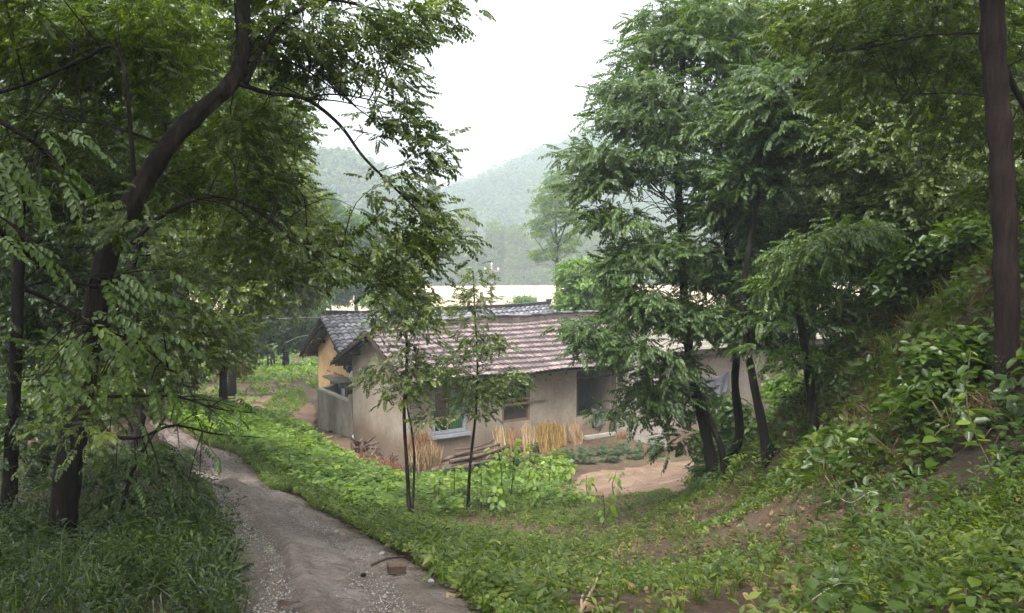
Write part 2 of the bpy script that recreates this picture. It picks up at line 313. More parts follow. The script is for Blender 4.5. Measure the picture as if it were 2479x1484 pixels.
def path_mesh():
    n = 130; V = []; T = []
    PLs, PRs = spline(PL[::2], 800), spline(PR[::2], 800)
    for i, (a, b) in enumerate(zip(PLs, PRs)):
        t = np.linspace(-.10, 1.10, n)
        P = a[None, :2] + (b-a)[None, :2]*t[:, None]
        h = H(P[:, 0], P[:, 1])
        ed = np.minimum(t, 1-t); ragged = .07*fbm(P[:, 0], P[:, 1], 2.5, 4, 3.)
        h += -.05 + .06*fbm(P[:, 0], P[:, 1], 1.2) + .055*fbm(P[:, 0], P[:, 1], 7, 4, 2.) + .02*fbm(P[:, 0], P[:, 1], 30, 2, 5.)
        h -= .06*np.exp(-((t-.20-.05*math.sin(i*.026))/.05)**2) + .05*np.exp(-((t-.66)/.07)**2)
        h += .05*np.exp(-((t-.33)/.06)**2)
        h = np.where(ed < 0.02+ragged, h-.18*smooth((.02+ragged-ed)/.10), h)
        wet = .32*np.exp(-((t-.19-.05*math.sin(i*.026))/.07)**2)*(i < 380) + .25*np.exp(-((t-.66)/.10)**2)*(i < 270) + .05
        V.append(np.stack([P[:, 0], P[:, 1], h], 1)); T.append(wet)
    V = np.vstack(V); T = np.concatenate(T); m = len(PLs)
    ii = (np.arange(m-1)[:, None]*n+np.arange(n-1)[None]).ravel()
    return mesh_np('path', V, np.stack([ii, ii+1, ii+n+1, ii+n], 1), T, True)
tag(link('path', path_mesh(), M['path']), kind='structure')
def puddle(t0, t1, k0, k1, dz):                              # shallow water lying in a rut, pierced by the mud
    V = []; n = 24; ks = np.arange(k0, k1)
    for i in ks:
        a, b = PL[i], PR[i]; t = np.linspace(t0, t1, n); P = a[None, :2]+(b-a)[None, :2]*t[:, None]; V.append(np.stack([P[:, 0], P[:, 1], H(P[:, 0], P[:, 1])-.05+dz], 1))
    ii = (np.arange(len(ks)-1)[:, None]*n+np.arange(n-1)[None]).ravel()
    return mesh_np('puddle_water', np.vstack(V), np.stack([ii, ii+1, ii+n+1, ii+n], 1), smooth_=True)
M['puddle'] = nodes('muddy_puddle')[0]; _b = M['puddle'].node_tree.nodes['Principled BSDF']; _b.inputs['Base Color'].default_value = (.20,.16,.13,1); _b.inputs['Roughness'].default_value = .07; _b.inputs['Specular IOR Level'].default_value = 1.0
tag(link('puddle_water', puddle(.10, .30, 2, 52, -.032), M['puddle']), kind='structure'); tag(link('puddle_water', puddle(.55, .79, 2, 36, -.026), M['puddle']), kind='structure')
def sheet(name, poly, m, dz=.01, sub=40):
    P = np.array([G(*q)[:2] for q in poly]); lo, hi = P.min(0), P.max(0)
    gx = np.linspace(lo[0], hi[0], sub); gy = np.linspace(lo[1], hi[1], sub); X, Y = np.meshgrid(gx, gy); x, y = X.ravel(), Y.ravel()
    ok = inpoly(x, y, P).reshape(sub, sub); z = H(x, y)+.05*vnoise(x, y, 2.3)+.03*vnoise(x+9, y, 6)+dz
    Fc = [(j*sub+i, j*sub+i+1, (j+1)*sub+i+1, (j+1)*sub+i) for j in range(sub-1) for i in range(sub-1) if ok[j, i] and ok[j+1, i+1] and ok[j, i+1] and ok[j+1, i]]
    o = link(name, mesh_np(name, np.stack([x, y, z], 1), Fc, smooth_=True), m); return tag(o, kind='structure')
M['baresoil'] = mat_noise('bare_soil', [(.3,(.13,.08,.052)),(.55,(.215,.14,.095)),(.75,(.29,.20,.145))], 1.5, .85, .7, .04, 20, .3)
sheet('soil_bed', [(1330,1195),(1400,1150),(1560,1125),(1700,1112),(1730,1135),(1725,1165),(1600,1190),(1480,1212)], M['baresoil'], .02)
sheet('dirt_yard', [(470,985),(480,945),(540,930),(640,915),(700,893),(740,880),(745,900),(700,925),(730,960),(770,985),(768,1045),(860,1065),(980,1145),(930,1150),(840,1105),(760,1060),(700,1005),(600,985)], M['baresoil'], .03, 90)
_v = [(-260,84,-10.0),(260,78,-10.0),(300,163,-10.0),(-300,163,-10.0)]
tag(link('river', mesh_np('river', _v, [(0,1,2,3)]), M['water']), kind='structure')
def bankstrip():
    V = []; Fc = []
    for i, x_ in enumerate(np.linspace(-200, 200, 80)):
        y0 = 160+2*math.sin(x_*.05); V += [(x_, y0, -10.05), (x_, y0+4, -9.75), (x_, y0+9+math.sin(x_*.13), -9.1)]
        if i: k = 3*i; Fc += [(k-3, k, k+1, k-2), (k-2, k+1, k+2, k-1)]
    return mesh_np('sand_bank', V, Fc)
tag(link('sand_bank', bankstrip(), M['sand']), kind='structure')
# ------------------------------------------------------------------ leaf templates
def leaf_tri(l=1, w_=.5, fold=.12): return np.array([(0,0,0),(.45*l,w_*l/2,fold*l),(l,0,0),(.45*l,-w_*l/2,fold*l)]), np.array([(0,2,1),(0,3,2)])
def leaf_quad(l=1, w_=.5, fold=.10, droop=.15):
    V = np.array([(0,0,0),(.25,w_*.42,fold),(.7,w_*.40,fold-droop*.5),(1,0,-droop),(.7,-w_*.40,fold-droop*.5),(.25,-w_*.42,fold)])*l
    return V, np.array([(0,3,2,1),(0,5,4,3)])
def rotz(a): c, s = math.cos(a), math.sin(a); return np.array([[c,-s,0],[s,c,0],[0,0,1]])
def roty(a): c, s = math.cos(a), math.sin(a); return np.array([[c,0,s],[0,1,0],[-s,0,c]])
def rotx(a): c, s = math.cos(a), math.sin(a); return np.array([[1,0,0],[0,c,-s],[0,s,c]])
def combine(parts):
    V = []; Fc = []; o = 0
    for v, f in parts: V.append(v); Fc.append(f+o); o += len(v)
    return np.vstack(V), np.vstack(Fc)
def pinnate(pairs, l, ll, w_=.5, droop=.35, hexa=False, seed=0):
    r = np.random.default_rng(seed); ps = []; lf = leaf_quad if hexa else leaf_tri
    for i in range(pairs*2+1):
        k = min(i//2, pairs); t = .18+.82*k/pairs
        p = np.array([l*t, 0, -droop*l*t*t]); side = 1 if i % 2 else -1
        ang = side*math.radians(62-18*t) if i < pairs*2 else 0
        v, f = lf(ll*(1-.25*abs(t-.5)+r.uniform(-.1, .1)), w_)
        R = rotz(ang+r.uniform(-.2, .2)) @ roty(r.uniform(.05, .5)+(.5*t)) @ rotx(r.uniform(-.35, .35))
        ps.append((v @ R.T + p, f))
    return combine(ps)
def rosette(n, l, w_, seed, hexa=False, tall=0, up=.5):
    r = np.random.default_rng(seed); ps = []
    for i in range(n):
        v, f = (leaf_quad if hexa else leaf_tri)(l*r.uniform(.6, 1.1), w_)
        h = tall*(i+.5)/n
        R = rotz(i*2.4+r.uniform(-.4, .4)) @ roty(-r.uniform(-.2, up)) @ rotx(r.uniform(-.4, .4))
        ps.append((v @ R.T + np.array([0, 0, h]) + rotz(i*2.4) @ np.array([l*.25*(1-.5*h/(tall+.01)), 0, 0]), f))
    return combine(ps)
def grass_tuft(n, h, w_, seed, lean=.5):
    r = np.random.default_rng(seed); V = []; Fc = []
    for i in range(n):
        a = r.uniform(0, 6.28); hh = h*r.uniform(.5, 1); ln = r.uniform(.1, lean)*hh; b = r.uniform(-.25, .25, 2)*h*.5; d = np.array([math.cos(a), math.sin(a)]); q = np.array([-d[1], d[0]])*w_
        o = len(V); b0 = np.array([b[0], b[1]])
        m1 = b0+d*ln*.35; t1 = b0+d*ln
        V += [(*(b0-q), 0), (*(b0+q), 0), (*(m1+q*.8), hh*.6), (*(m1-q*.8), hh*.6), (*(t1+q*.1), hh*(1-.3*lean)), (*(t1-q*.1), hh*(1-.3*lean))]
        Fc += [(o, o+1, o+2, o+3), (o+3, o+2, o+4, o+5)]
    return np.array(V), np.array(Fc)
def euler_R(yaw, pit, rol):
    n = len(yaw); cy_, sy = np.cos(yaw), np.sin(yaw); c2, s2 = np.cos(pit), np.sin(pit); c3, s3 = np.cos(rol), np.sin(rol); R = np.empty((n, 3, 3))
    R[:, 0, 0] = cy_*c2; R[:, 0, 1] = cy_*s2*s3-sy*c3; R[:, 0, 2] = cy_*s2*c3+sy*s3
    R[:, 1, 0] = sy*c2; R[:, 1, 1] = sy*s2*s3+cy_*c3; R[:, 1, 2] = sy*s2*c3-cy_*s3
    R[:, 2, 0] = -s2; R[:, 2, 1] = c2*s3; R[:, 2, 2] = c2*c3
    return R
def scatter(tpls, P, yaw, pit, rol, sc, tint, jit=.15):   # merges copies of leaf templates into one vertex/face array
    Vs, Fs, Ts = [], [], []; o = 0; k = len(tpls); pick = rng.integers(0, k, len(P))
    for j, (v, f) in enumerate(tpls):
        s = pick == j; n = int(s.sum())
        if not n: continue
        R = euler_R(yaw[s], pit[s], rol[s]); V = np.einsum('nij,vj->nvi', R, v)*sc[s][:, None, None] + P[s][:, None]
        Vs.append(V.reshape(-1, 3)); Fs.append((f[None]+(np.arange(n)*len(v))[:, None, None]+o).reshape(-1, f.shape[1]))
        t = tint[s][:, None]+rng.normal(0, jit, (n, len(v)//(4 if f.shape[1] == 3 else (6 if len(v) % 6 == 0 else 1)) or 1)).repeat((4 if f.shape[1] == 3 else (6 if len(v) % 6 == 0 else 1)), 1)[:, :len(v)]
        Ts.append(np.clip(t, 0, 1).reshape(-1)); o += n*len(v)
    return np.vstack(Vs), np.vstack(Fs), np.concatenate(Ts)
PIN = [pinnate(6, .26, .066, .66, .16, seed=i) for i in range(4)]           # locust leaf, ~13 leaflets
PINF = [pinnate(8, .42, .10, .5, .18, seed=10+i) for i in range(4)]     # long feathery leaf
PINH = [pinnate(6, .26, .058, .62, .35, hexa=True, seed=20+i) for i in range(4)]
PINB = [pinnate(5, .42, .15, .6, .16, seed=30+i) for i in range(4)]        # coarse version for farther trees
FARL = [rosette(7, .38, .6, 40+i, up=.9, tall=.35) for i in range(4)]
BROADT = [rosette(7, .16, .62, 50+i, hexa=True, tall=.25, up=.4) for i in range(4)]
# ------------------------------------------------------------------ trees
def px_blob(b):
    if b[0] == 'w': return np.array(b[1], float), np.array(b[2], float)
    px, py, rx, ry, Yd, rd = b; c = at(px, py, Yd); s = np.linalg.norm(c)/F
    return c, np.array([rx*s, rd, ry*s])
def crown_clusters(blobs, dens, shrink=0):
    C = []
    for b in blobs:
        c, r = px_blob(b); n = max(4, int(dens*(r[0]*r[1]*r[2])**.667*(4 if b[0] == 'w' else 4)))
        q = rng.normal(size=(n, 3)); q /= np.linalg.norm(q, axis=1)[:, None]; q *= rng.uniform(.25, 1, n)[:, None]**.5
        C.append(c+q*np.maximum(r-shrink*np.array([1, 1, .5]), r*.35))
    return np.vstack(C)
def tree(name, label, trunk, r0, r1, blobs, leaf='locust', tpl=PIN, dens=9, dm=2.3, nm=1.5, flare=.3, nl=26, csz=.45, group=None, limbs=(), bark='bark', cat='tree', sides=9, lscale=1., tb=.45, twigs=1., flat=.45, droop=.25, ground=None):
    trunk = np.asarray(trunk, float); pts = spline(trunk, max(12, 5*len(trunk)) if sides < 14 else 150)
    base = pts[0].copy()
    t = empty(name, base, label, cat, group); mb = MB(); n = len(pts)
    rad = r0+(r1-r0)*np.linspace(0, 1, n)**.8; rad = rad*(1+.08*np.sin(np.linspace(0, 60, n)+trunk[0][0])*np.sin(np.linspace(0, 17, n))); rad *= 1+flare*np.exp(-np.linspace(0, 1, n)*22)
    wob = np.cumsum(rng.normal(0, .12, (n, 3))*rad[:, None]*.5*(12/n)**.5, axis=0); wob -= np.linspace(0, 1, n)[:, None]*wob[-1]
    pts2 = pts+wob*.5; mb.tube(pts2, rad, sides*(2 if sides >= 14 else 1), rough=(.035 if bark == 'bark_red' else .10) if sides >= 14 else .05)
    sk = [pts2[n//4:]]
    for lp, a, b in limbs:
        q = spline(lp, 5*len(lp)); mb.tube(q, np.linspace(a, b, len(q)), 6); sk.append(q[len(q)//4:])
    skel = np.vstack(sk); C = crown_clusters(blobs, dens*dm, .5*csz+.12*lscale); nl = int(nl*nm)
    for c in C:                                              # a branch from the skeleton to each leaf spray
        if rng.random() > twigs*.55: continue
        d = np.linalg.norm(skel-c-np.array([0, 0, -.0]), axis=1)+2.0*np.maximum(0, skel[:, 2]-c[2]-.1); s = skel[rng.choice(np.argsort(d)[:max(2, len(skel)//6)])]; L_ = np.linalg.norm(c-s)
        if L_ < .15 or L_ > .17*np.linalg.norm(c)+.1 or (L_ > 1.0 and rng.random() < .5*min(1, L_-.6)): continue
        m1 = s+(c-s)*.35+np.array([0, 0, .16*L_])+rng.normal(0, .07*L_, 3); m2 = s+(c-s)*.7+np.array([0, 0, .13*L_])+rng.normal(0, .07*L_, 3); q = spline([s, m1, m2, c], 8)
        rr = min(.0045*L_+.0015, r1*.8+.003); mb.tube(q, np.linspace(rr, .0012, 8), 4, cap=False)
    mb.build('trunk', M[bark], t, True)
    m = len(C)*nl; ci = np.repeat(np.arange(len(C)), nl)
    off = rng.normal(size=(m, 3)); off /= np.linalg.norm(off, axis=1)[:, None]; off *= (rng.uniform(0, 1, m)**.45)[:, None]*csz
    off[:, 2] *= flat; off[:, 2] -= droop*(off[:, 0]**2+off[:, 1]**2)/csz
    P = C[ci]+off; cen = skel.mean(0)
    out = off[:, :2]*1.2+(P-cen)[:, :2]*.25; yaw = np.arctan2(out[:, 1], out[:, 0])+rng.normal(0, .6, m)
    pit = rng.normal(.12, .42, m); rol = rng.normal(0, .5, m)
    tint = tb+rng.normal(0, .10, len(C))[ci]+rng.normal(0, .08, m)
    V, Fc, T = scatter(tpl, P, yaw, pit, rol, rng.uniform(.55, 1.3, m)*lscale, tint)
    link('crown', mesh_np('crown', V, Fc, T), M[leaf], t); return t
def foot(px, py, Yd=None):
    q = G(px, py) if Yd is None else at(px, py, Yd)
    q = np.array(q); q[2] = H1(q[0], q[1])-.08; return q
def rise(b, pts):                                            # trunk from a foot through pixel points at given distances
    return [b]+[at(*q) for q in pts]
#--TREES--
A = at
# big leaning locust at the left
lt = [foot(135,1700,4.6)]+[A(145,1400,5),A(158,1200,5.1),A(190,1000,5.2),A(232,760,5.3),A(262,620,5.35),A(330,480,5.4),A(405,355,5.5),A(480,275,5.6),A(565,195,5.7),A(588,120,5.75),A(590,0,5.8),A(600,-200,5.9)]
tree('locust_tree', 'large dark locust tree leaning over the lane with a thick crooked trunk', lt, .088, .042,
  [(650,70,100,60,6.4,.7),(760,60,110,60,6.2,.7),(900,60,120,50,6.2,.7),(1060,10,120,30,6.4,.5),(1000,70,80,40,6.3,.5),(950,170,80,50,6.2,.5),(970,280,85,70,6.2,.5),(1030,370,60,55,6.2,.4),
   (950,440,60,35,6.0,.4),(1000,480,70,40,6.0,.4),(1055,560,60,55,6.0,.4),(980,580,80,60,6.0,.5),(900,530,50,40,6.1,.4),(700,150,80,60,6.6,.6),(800,160,80,50,6.6,.6),
   (620,300,110,90,6.8,.7),(650,440,100,80,6.8,.7),(760,560,90,50,6.2,.5),(860,640,90,45,6.0,.5),(950,690,80,40,6.0,.4),(1030,640,50,35,6.0,.3),(600,560,110,80,6.6,.6),
   (480,400,130,120,7.2,.8),(330,200,160,130,7.2,.8),(150,80,160,90,7,.8),(420,60,160,80,7.4,.8),(700,640,110,50,6.5,.5),(620,-80,300,80,6.5,1.0),(290,520,80,60,4.9,.25),(210,850,80,80,4.7,.25),(180,1040,70,50,4.6,.2),(100,330,150,120,6.6,.6),(40,90,130,120,6.6,.6),(240,120,120,90,6.8,.6),(200,-420,420,160,5.6,1.8),(-350,-260,300,260,4.6,1.6),(500,-380,260,120,6.4,1.4),('w',(-4.2,0,5.2),(3.6,4.2,2.0)),('w',(0,-2.5,5.5),(3.5,3,1.6)),('w',(-5.5,3,2.6),(2.2,2.6,2.2)),('w',(-1,-5,3.5),(4,1.5,2.5))],  # last blobs: unseen foliage above and behind the camera, added to block sky light
  'locust', PIN, dens=17, nl=7, csz=.25, lscale=.55, twigs=.3, tb=.5, sides=14, flat=.6,
  limbs=[([A(570,200,5.7),A(650,225,5.8),A(740,240,6),A(820,300,6.1),A(880,380,6.1),A(950,450,6),A(1010,510,6),A(1060,580,6)],.018,.004),([A(740,240,6),A(800,228,6.1),A(890,240,6.2),A(960,260,6.2)],.009,.003),
   ([A(740,240,6),A(820,245,6),A(900,265,6.2)],.007,.003),([A(595,200,5.7),A(640,110,5.9),A(700,40,6),A(790,0,6.1),A(900,20,6.2),A(1000,40,6.3)],.02,.005),
   ([A(600,150,5.7),A(700,150,6),A(800,210,6.1),A(890,280,6.2),A(980,330,6.2)],.008,.003),
   ([A(320,590,5.35),A(380,530,5.5),A(470,485,5.7),A(560,480,5.9),A(650,530,6),A(720,590,6),A(830,630,6),A(940,690,6)],.016,.004),([A(480,480,5.7),A(560,500,5.9),A(640,560,6),A(740,600,6),A(820,690,6.1)],.008,.003),
   ([A(500,470,5.7),A(600,495,5.9),A(700,560,6),A(780,610,6)],.007,.003),([A(400,350,5.5),A(250,300,5.8),A(150,290,6),A(20,250,6.2)],.012,.004),([A(330,480,5.4),A(290,130,6),A(190,150,6.1),A(60,205,6.2),A(-60,240,6.2)],.014,.012),
   ([A(262,700,5.3),A(210,690,5),A(120,640,4.8),A(60,560,4.8),A(0,530,4.8)],.010,.004)])
bpy.context.view_layer.update()
# dense trees behind the lane on the left
BL = 'trees crowding the left side of the lane'
def straight(px, py, Yd, tx, ty, r0=.09, n=0):
    b = foot(px, py, Yd); return [b, at((px+tx)/2+rng.normal(0, 12), (py+ty)/2, Yd), at(tx, ty, Yd)]
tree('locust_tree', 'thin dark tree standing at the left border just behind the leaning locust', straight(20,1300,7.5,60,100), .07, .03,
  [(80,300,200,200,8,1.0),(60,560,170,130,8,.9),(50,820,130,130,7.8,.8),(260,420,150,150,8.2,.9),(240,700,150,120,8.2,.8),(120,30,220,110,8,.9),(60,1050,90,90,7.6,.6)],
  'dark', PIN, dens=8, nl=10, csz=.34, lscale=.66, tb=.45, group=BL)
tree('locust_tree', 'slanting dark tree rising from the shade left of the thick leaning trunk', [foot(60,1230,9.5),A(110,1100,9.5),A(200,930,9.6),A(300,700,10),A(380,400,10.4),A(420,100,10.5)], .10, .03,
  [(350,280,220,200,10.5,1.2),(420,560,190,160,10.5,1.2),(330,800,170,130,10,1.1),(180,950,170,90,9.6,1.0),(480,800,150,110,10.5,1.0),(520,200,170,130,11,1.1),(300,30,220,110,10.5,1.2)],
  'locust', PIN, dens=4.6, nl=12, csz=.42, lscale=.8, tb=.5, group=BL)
tree('locust_tree', 'leafy tree with bright gaps whose low boughs hang over the bend of the lane', [foot(300,1010,13.5),A(400,800,14.3),A(520,500,15.2),A(560,200,15.4)], .12, .04,
  [(560,330,170,160,15.5,1.6),(560,580,160,120,15.5,1.6),(440,820,150,90,15,1.5),(600,700,80,70,15,1.0),(600,480,150,120,16,1.5),(660,250,90,100,16,1.2),(350,900,120,60,14.5,1.0),(420,100,260,120,15.5,1.8)],
  'locust', PINB, dens=4, nl=14, csz=.55, lscale=.58, tb=.6, group=BL)
tree('broadleaf_tree', 'pale green broadleaf tree behind the locusts with sunlit rounded crown', [foot(540,960,27),A(545,780,27),A(600,560,27),A(640,400,27)], .13, .06,
  [(650,480,110,130,27,2.2),(690,600,80,90,27,2.0),(610,640,100,90,27,2.2),(600,420,100,100,28,2.2),(500,800,90,60,27,1.8),(700,690,50,50,27,1.2)],
  'locust', PINB, dens=3.4, nl=24, csz=.9, lscale=1.0, tb=.72, group=BL)
tree('broadleaf_tree', 'dark slender tree beyond the mud house eave beside the far lane', [foot(690,888,48),A(695,800,48),A(700,640,48)], .2, .06,
  [(690,700,55,90,48,2),(715,800,45,60,48,1.6),(650,800,60,70,48,2)], 'dark', FARL, dens=2.6, nl=16, csz=1.0, lscale=.8, tb=.5, group='trees beyond the mud house')
tree('broadleaf_tree', 'yellowish green tree showing over the left tip of the mud house roof', [foot(745,850,60),A(748,760,60),A(755,640,60)], .16, .05,
  [(750,730,45,60,60,2.2),(790,660,60,60,62,2.2),(700,620,60,70,62,2.2)], 'bright', FARL, dens=2.6, nl=16, csz=1.1, lscale=.8, tb=.5, group='trees beyond the mud house')
for i, (px, top, rx, ry, Yd, tb_, lb) in enumerate([(770,470,80,100,72,.45,'rounded misty tree under the left hill behind the drooping locust sprays'),(860,520,80,80,76,.45,'misty tree right of the rounded one below the left hill'),
     (930,590,60,60,78,.4,'low hazy tree on the near river bank above the roof ridge'),(700,420,80,80,74,.45,'tall hazy tree partly hidden by the locust at the left')]):
    b = foot(px, 720, Yd)
    tree('broadleaf_tree', lb, [b, at(px+3, (top+740)/2, Yd), at(px, top+ry*.5, Yd)], .22, .08, [(px,top+ry,rx,ry,Yd,2.8),(px-rx*.4,top+ry*1.8,rx*.7,ry*.7,Yd,2.2),(px+rx*.4,top+ry*1.9,rx*.7,ry*.7,Yd,2.2)],
      'misty', FARL, dens=2.6, nl=16, csz=1.3, lscale=1.1, tb=tb_, group='misty trees on the near river bank')
for lb, px, tp, rx, Yd, m in [('tall tree at the far left whose crown closes off the view behind the leaning locust', 60, -40, 260, 19, 'dark'),('full crowned tree filling the background left of the leafy tree over the lane', 330, 20, 250, 23, 'locust'),
     ('distant full tree closing the gap above the bend of the lane', 560, 150, 160, 34, 'locust')]:
    tree('locust_tree', lb, [foot(px, 960, Yd), at(px+10, 700, Yd), at(px, 400, Yd), at(px+15, 100, Yd)], .16, .06,
      [(px+rng.uniform(-1, 1)*rx*.4, tp+300+k*85, rx*rng.uniform(.75, 1), 75, Yd+rng.uniform(-1, 1), 1.6) for k in range(7 if Yd < 30 else 3)], m, PINB, dens=3.2, nl=17, csz=.8, lscale=1.0, tb=.5, group=BL, twigs=.4)
for px, top, lb in [(905,705,'low green bush left of the saplings on the near river bank'),(1005,712,'low green bush between the saplings on the near river bank'),(1270,712,'small ragged bush on the near river bank right of the pole'),(1400,700,'low bush on the near river bank before the misty yellow tree'),(800,690,'broad bush on the near river bank at the left')]:
    b = foot(px, 760, 72); tree('shrub', lb, [b, at(px, 760, 72), at(px+3, top+20, 72)], .08, .03, [(px,top+25,38,20,72,1.5),(px+20,top+40,30,15,72,1.2)], 'bright' if px > 1200 else 'crop', FARL, dens=2, nl=10, csz=.8, lscale=.7, tb=.4, cat='shrub', group='bushes on the near river bank', twigs=.5)
# two saplings in front of the house, the left one with twin stems
sb = foot(992,1258)
ys0 = sb[1]
tree('sapling', 'twin stemmed sapling with leaves all along it before the left end of the house', [sb,A(985,1130,ys0),A(978,1000,ys0),A(985,850,ys0),A(975,700,ys0),A(975,560,ys0)], .040, .014,
  [(985,900,75,90,ys0,.6),(950,760,90,90,ys0,.6),(1020,770,80,90,ys0,.6),(980,650,80,80,ys0,.5),(985,590,50,50,ys0,.4),(1050,890,50,40,ys0,.4),(915,900,45,45,ys0,.4),(1040,1000,25,20,ys0,.25)],
  'locust', PIN, dens=7, nl=8, csz=.34, lscale=.72, dm=2.4, tb=.55, limbs=[([sb+np.array([.04,0,.1]),A(1003,1120,ys0),A(998,1050,ys0),A(985,960,ys0),A(1010,870,ys0)],.026,.010)], group='saplings in front of the house')
sb = foot(1132,1243); ys1 = sb[1]
tree('sapling', 'single stemmed sapling with an airy crown before the middle of the roof', [sb,A(1138,1130,ys1),A(1152,1000,ys1),A(1156,880,ys1),A(1150,760,ys1),A(1145,655,ys1)], .034, .010,
  [(1150,960,90,60,ys1,.5),(1210,930,90,50,ys1,.5),(1090,900,70,60,ys1,.4),(1150,830,95,70,ys1,.5),(1150,730,60,70,ys1,.4),(1160,670,35,35,ys1,.3),(1260,905,50,22,ys1,.3)],
  'locust', PIN, dens=6, nl=8, csz=.34, lscale=.70, dm=3.0, tb=.55, group='saplings in front of the house')
# central group of feathery trees
CG = 'feathery trees standing together right of the house'
b1 = foot(1732,1165); y1 = b1[1]
tree('feathery_tree', 'tallest feathery tree of the group beside the soil bed', [b1,A(1712,1060,y1),A(1680,920,y1+.2),A(1660,760,y1+.4),A(1650,560,y1+.5),A(1640,380,y1+.6),A(1650,200,y1+.6),A(1660,50,y1+.6)], .10, .04,
  [(1650,130,190,60,y1+1,1.6),(1560,210,140,50,y1,1.4),(1520,290,110,45,y1,1.2),(1440,370,90,30,y1-.4,1.0),(1450,440,80,45,y1-.4,1.0),(1560,400,130,60,y1,1.4),(1480,520,90,45,y1-.4,1.0),(1600,600,140,55,y1,1.4),
   (1500,640,80,35,y1-.6,.9),(1680,300,130,70,y1,1.4),(1760,400,110,60,y1,1.3),(1640,760,120,50,y1-.3,1.2),(1440,790,75,30,y1-.8,.9),(1520,830,110,40,y1-.8,1.0),(1440,845,50,20,y1-1,.7),
   (1580,940,75,35,y1-.4,.8),(1510,985,40,20,y1-.6,.5),(1620,990,60,40,y1+.6,.6),(1640,1060,45,30,y1+.8,.5),(1560,720,110,40,y1-.5,1.1),(1700,50,200,60,y1+1,1.6),(1620,880,80,45,y1,.9)],
  'blue', PINF, dens=5.5, nl=13, csz=.46, lscale=.62, dm=2.2, tb=.42, group=CG, flat=.4, droop=.16)
b2 = foot(1772,1158)+np.array([.0,.4,0]); y2 = b2[1]
tree('feathery_tree', 'thin stem slanting left close behind the tallest feathery tree', [b2,A(1745,1080,y2),A(1715,1010,y2),A(1690,930,y2+.1)], .055, .04,
  [(1640,930,50,30,y2+.6,.5),(1760,1110,30,25,y2+.5,.4)], 'blue', PINF, dens=4, nl=14, csz=.5, lscale=.8, tb=.35, group=CG, flat=.35)
b3 = foot(1795,1140)+np.array([.0,.8,0]); y3 = b3[1]
tree('feathery_tree', 'straight trunked feathery tree with a kink below its crown', [b3,A(1790,1050,y3),A(1780,930,y3),A(1783,850,y3),A(1770,700,y3),A(1755,540,y3),A(1740,400,y3),A(1760,260,y3)], .08, .03,
  [(1770,760,110,60,y3,1.2),(1800,640,110,60,y3,1.3),(1740,500,110,55,y3,1.3),(1850,700,90,50,y3,1.1),(1700,660,80,50,y3,1.0),(1790,790,80,30,y3,.9),(1710,790,60,30,y3,.9),(1830,560,70,50,y3,1.0),(1800,250,160,90,y3+1,1.5)],
  'blue', PINF, dens=5.5, nl=13, csz=.46, lscale=.62, dm=2.2, tb=.5, group=CG, flat=.4, droop=.16)
b4 = foot(1862,1115); y4 = b4[1]
tree('feathery_tree', 'rightmost feathery tree of the group with a bare leaning trunk', [b4,A(1845,1030,y4),A(1825,930,y4),A(1808,830,y4),A(1800,700,y4),A(1830,500,y4),A(1860,300,y4)], .078, .03,
  [(1880,300,130,80,y4,1.4),(1900,200,130,80,y4,1.4),(1830,420,90,60,y4,1.1),(1880,760,90,40,y4,1.0),(1850,820,60,25,y4,.8),(1900,660,70,45,y4,1.0)],
  'blue', PINF, dens=5, nl=20, csz=.42, lscale=.72, dm=1.8, tb=.4, group=CG, flat=.3)
tree('locust_tree', 'bright yellow green tree showing at the right end of the tiled roof', [foot(1420,900,33),A(1425,820,33),A(1430,700,33),A(1440,640,33)], .14, .05,
  [(1420,660,65,50,33,1.6),(1400,720,50,40,33,1.4),(1480,700,60,50,33,1.6),(1450,770,70,40,33,1.4)], 'bright', PINB, dens=4, nl=22, csz=.7, lscale=.8, tb=.45)
tree('feathery_tree', 'sparse yellowish tree with many upright limbs standing in the mist', [foot(1352,800,66),A(1350,720,66),A(1348,620,66),A(1345,560,66)], .22, .10,
  [(1340,470,60,40,66,2.6),(1320,520,55,40,66,2.2),(1380,500,45,60,66,2.2),(1300,560,35,25,66,1.6),(1370,590,45,35,66,2),(1320,620,45,25,66,1.8),(1345,430,35,20,66,1.6)],
  'misty', FARL, dens=1.1, nl=6, csz=.8, lscale=.6, tb=.75, flat=.25,
  limbs=[([A(1348,620,66),A(1335,560,66),A(1310,500,66)],.08,.03),([A(1348,600,66),A(1370,540,66),A(1385,470,66)],.08,.03),([A(1346,580,66),A(1345,500,66),A(1342,430,66)],.08,.03),([A(1350,640,66),A(1320,610,66),A(1290,570,66)],.06,.02),([A(1350,600,66),A(1390,560,66),A(1400,500,66)],.06,.02)])
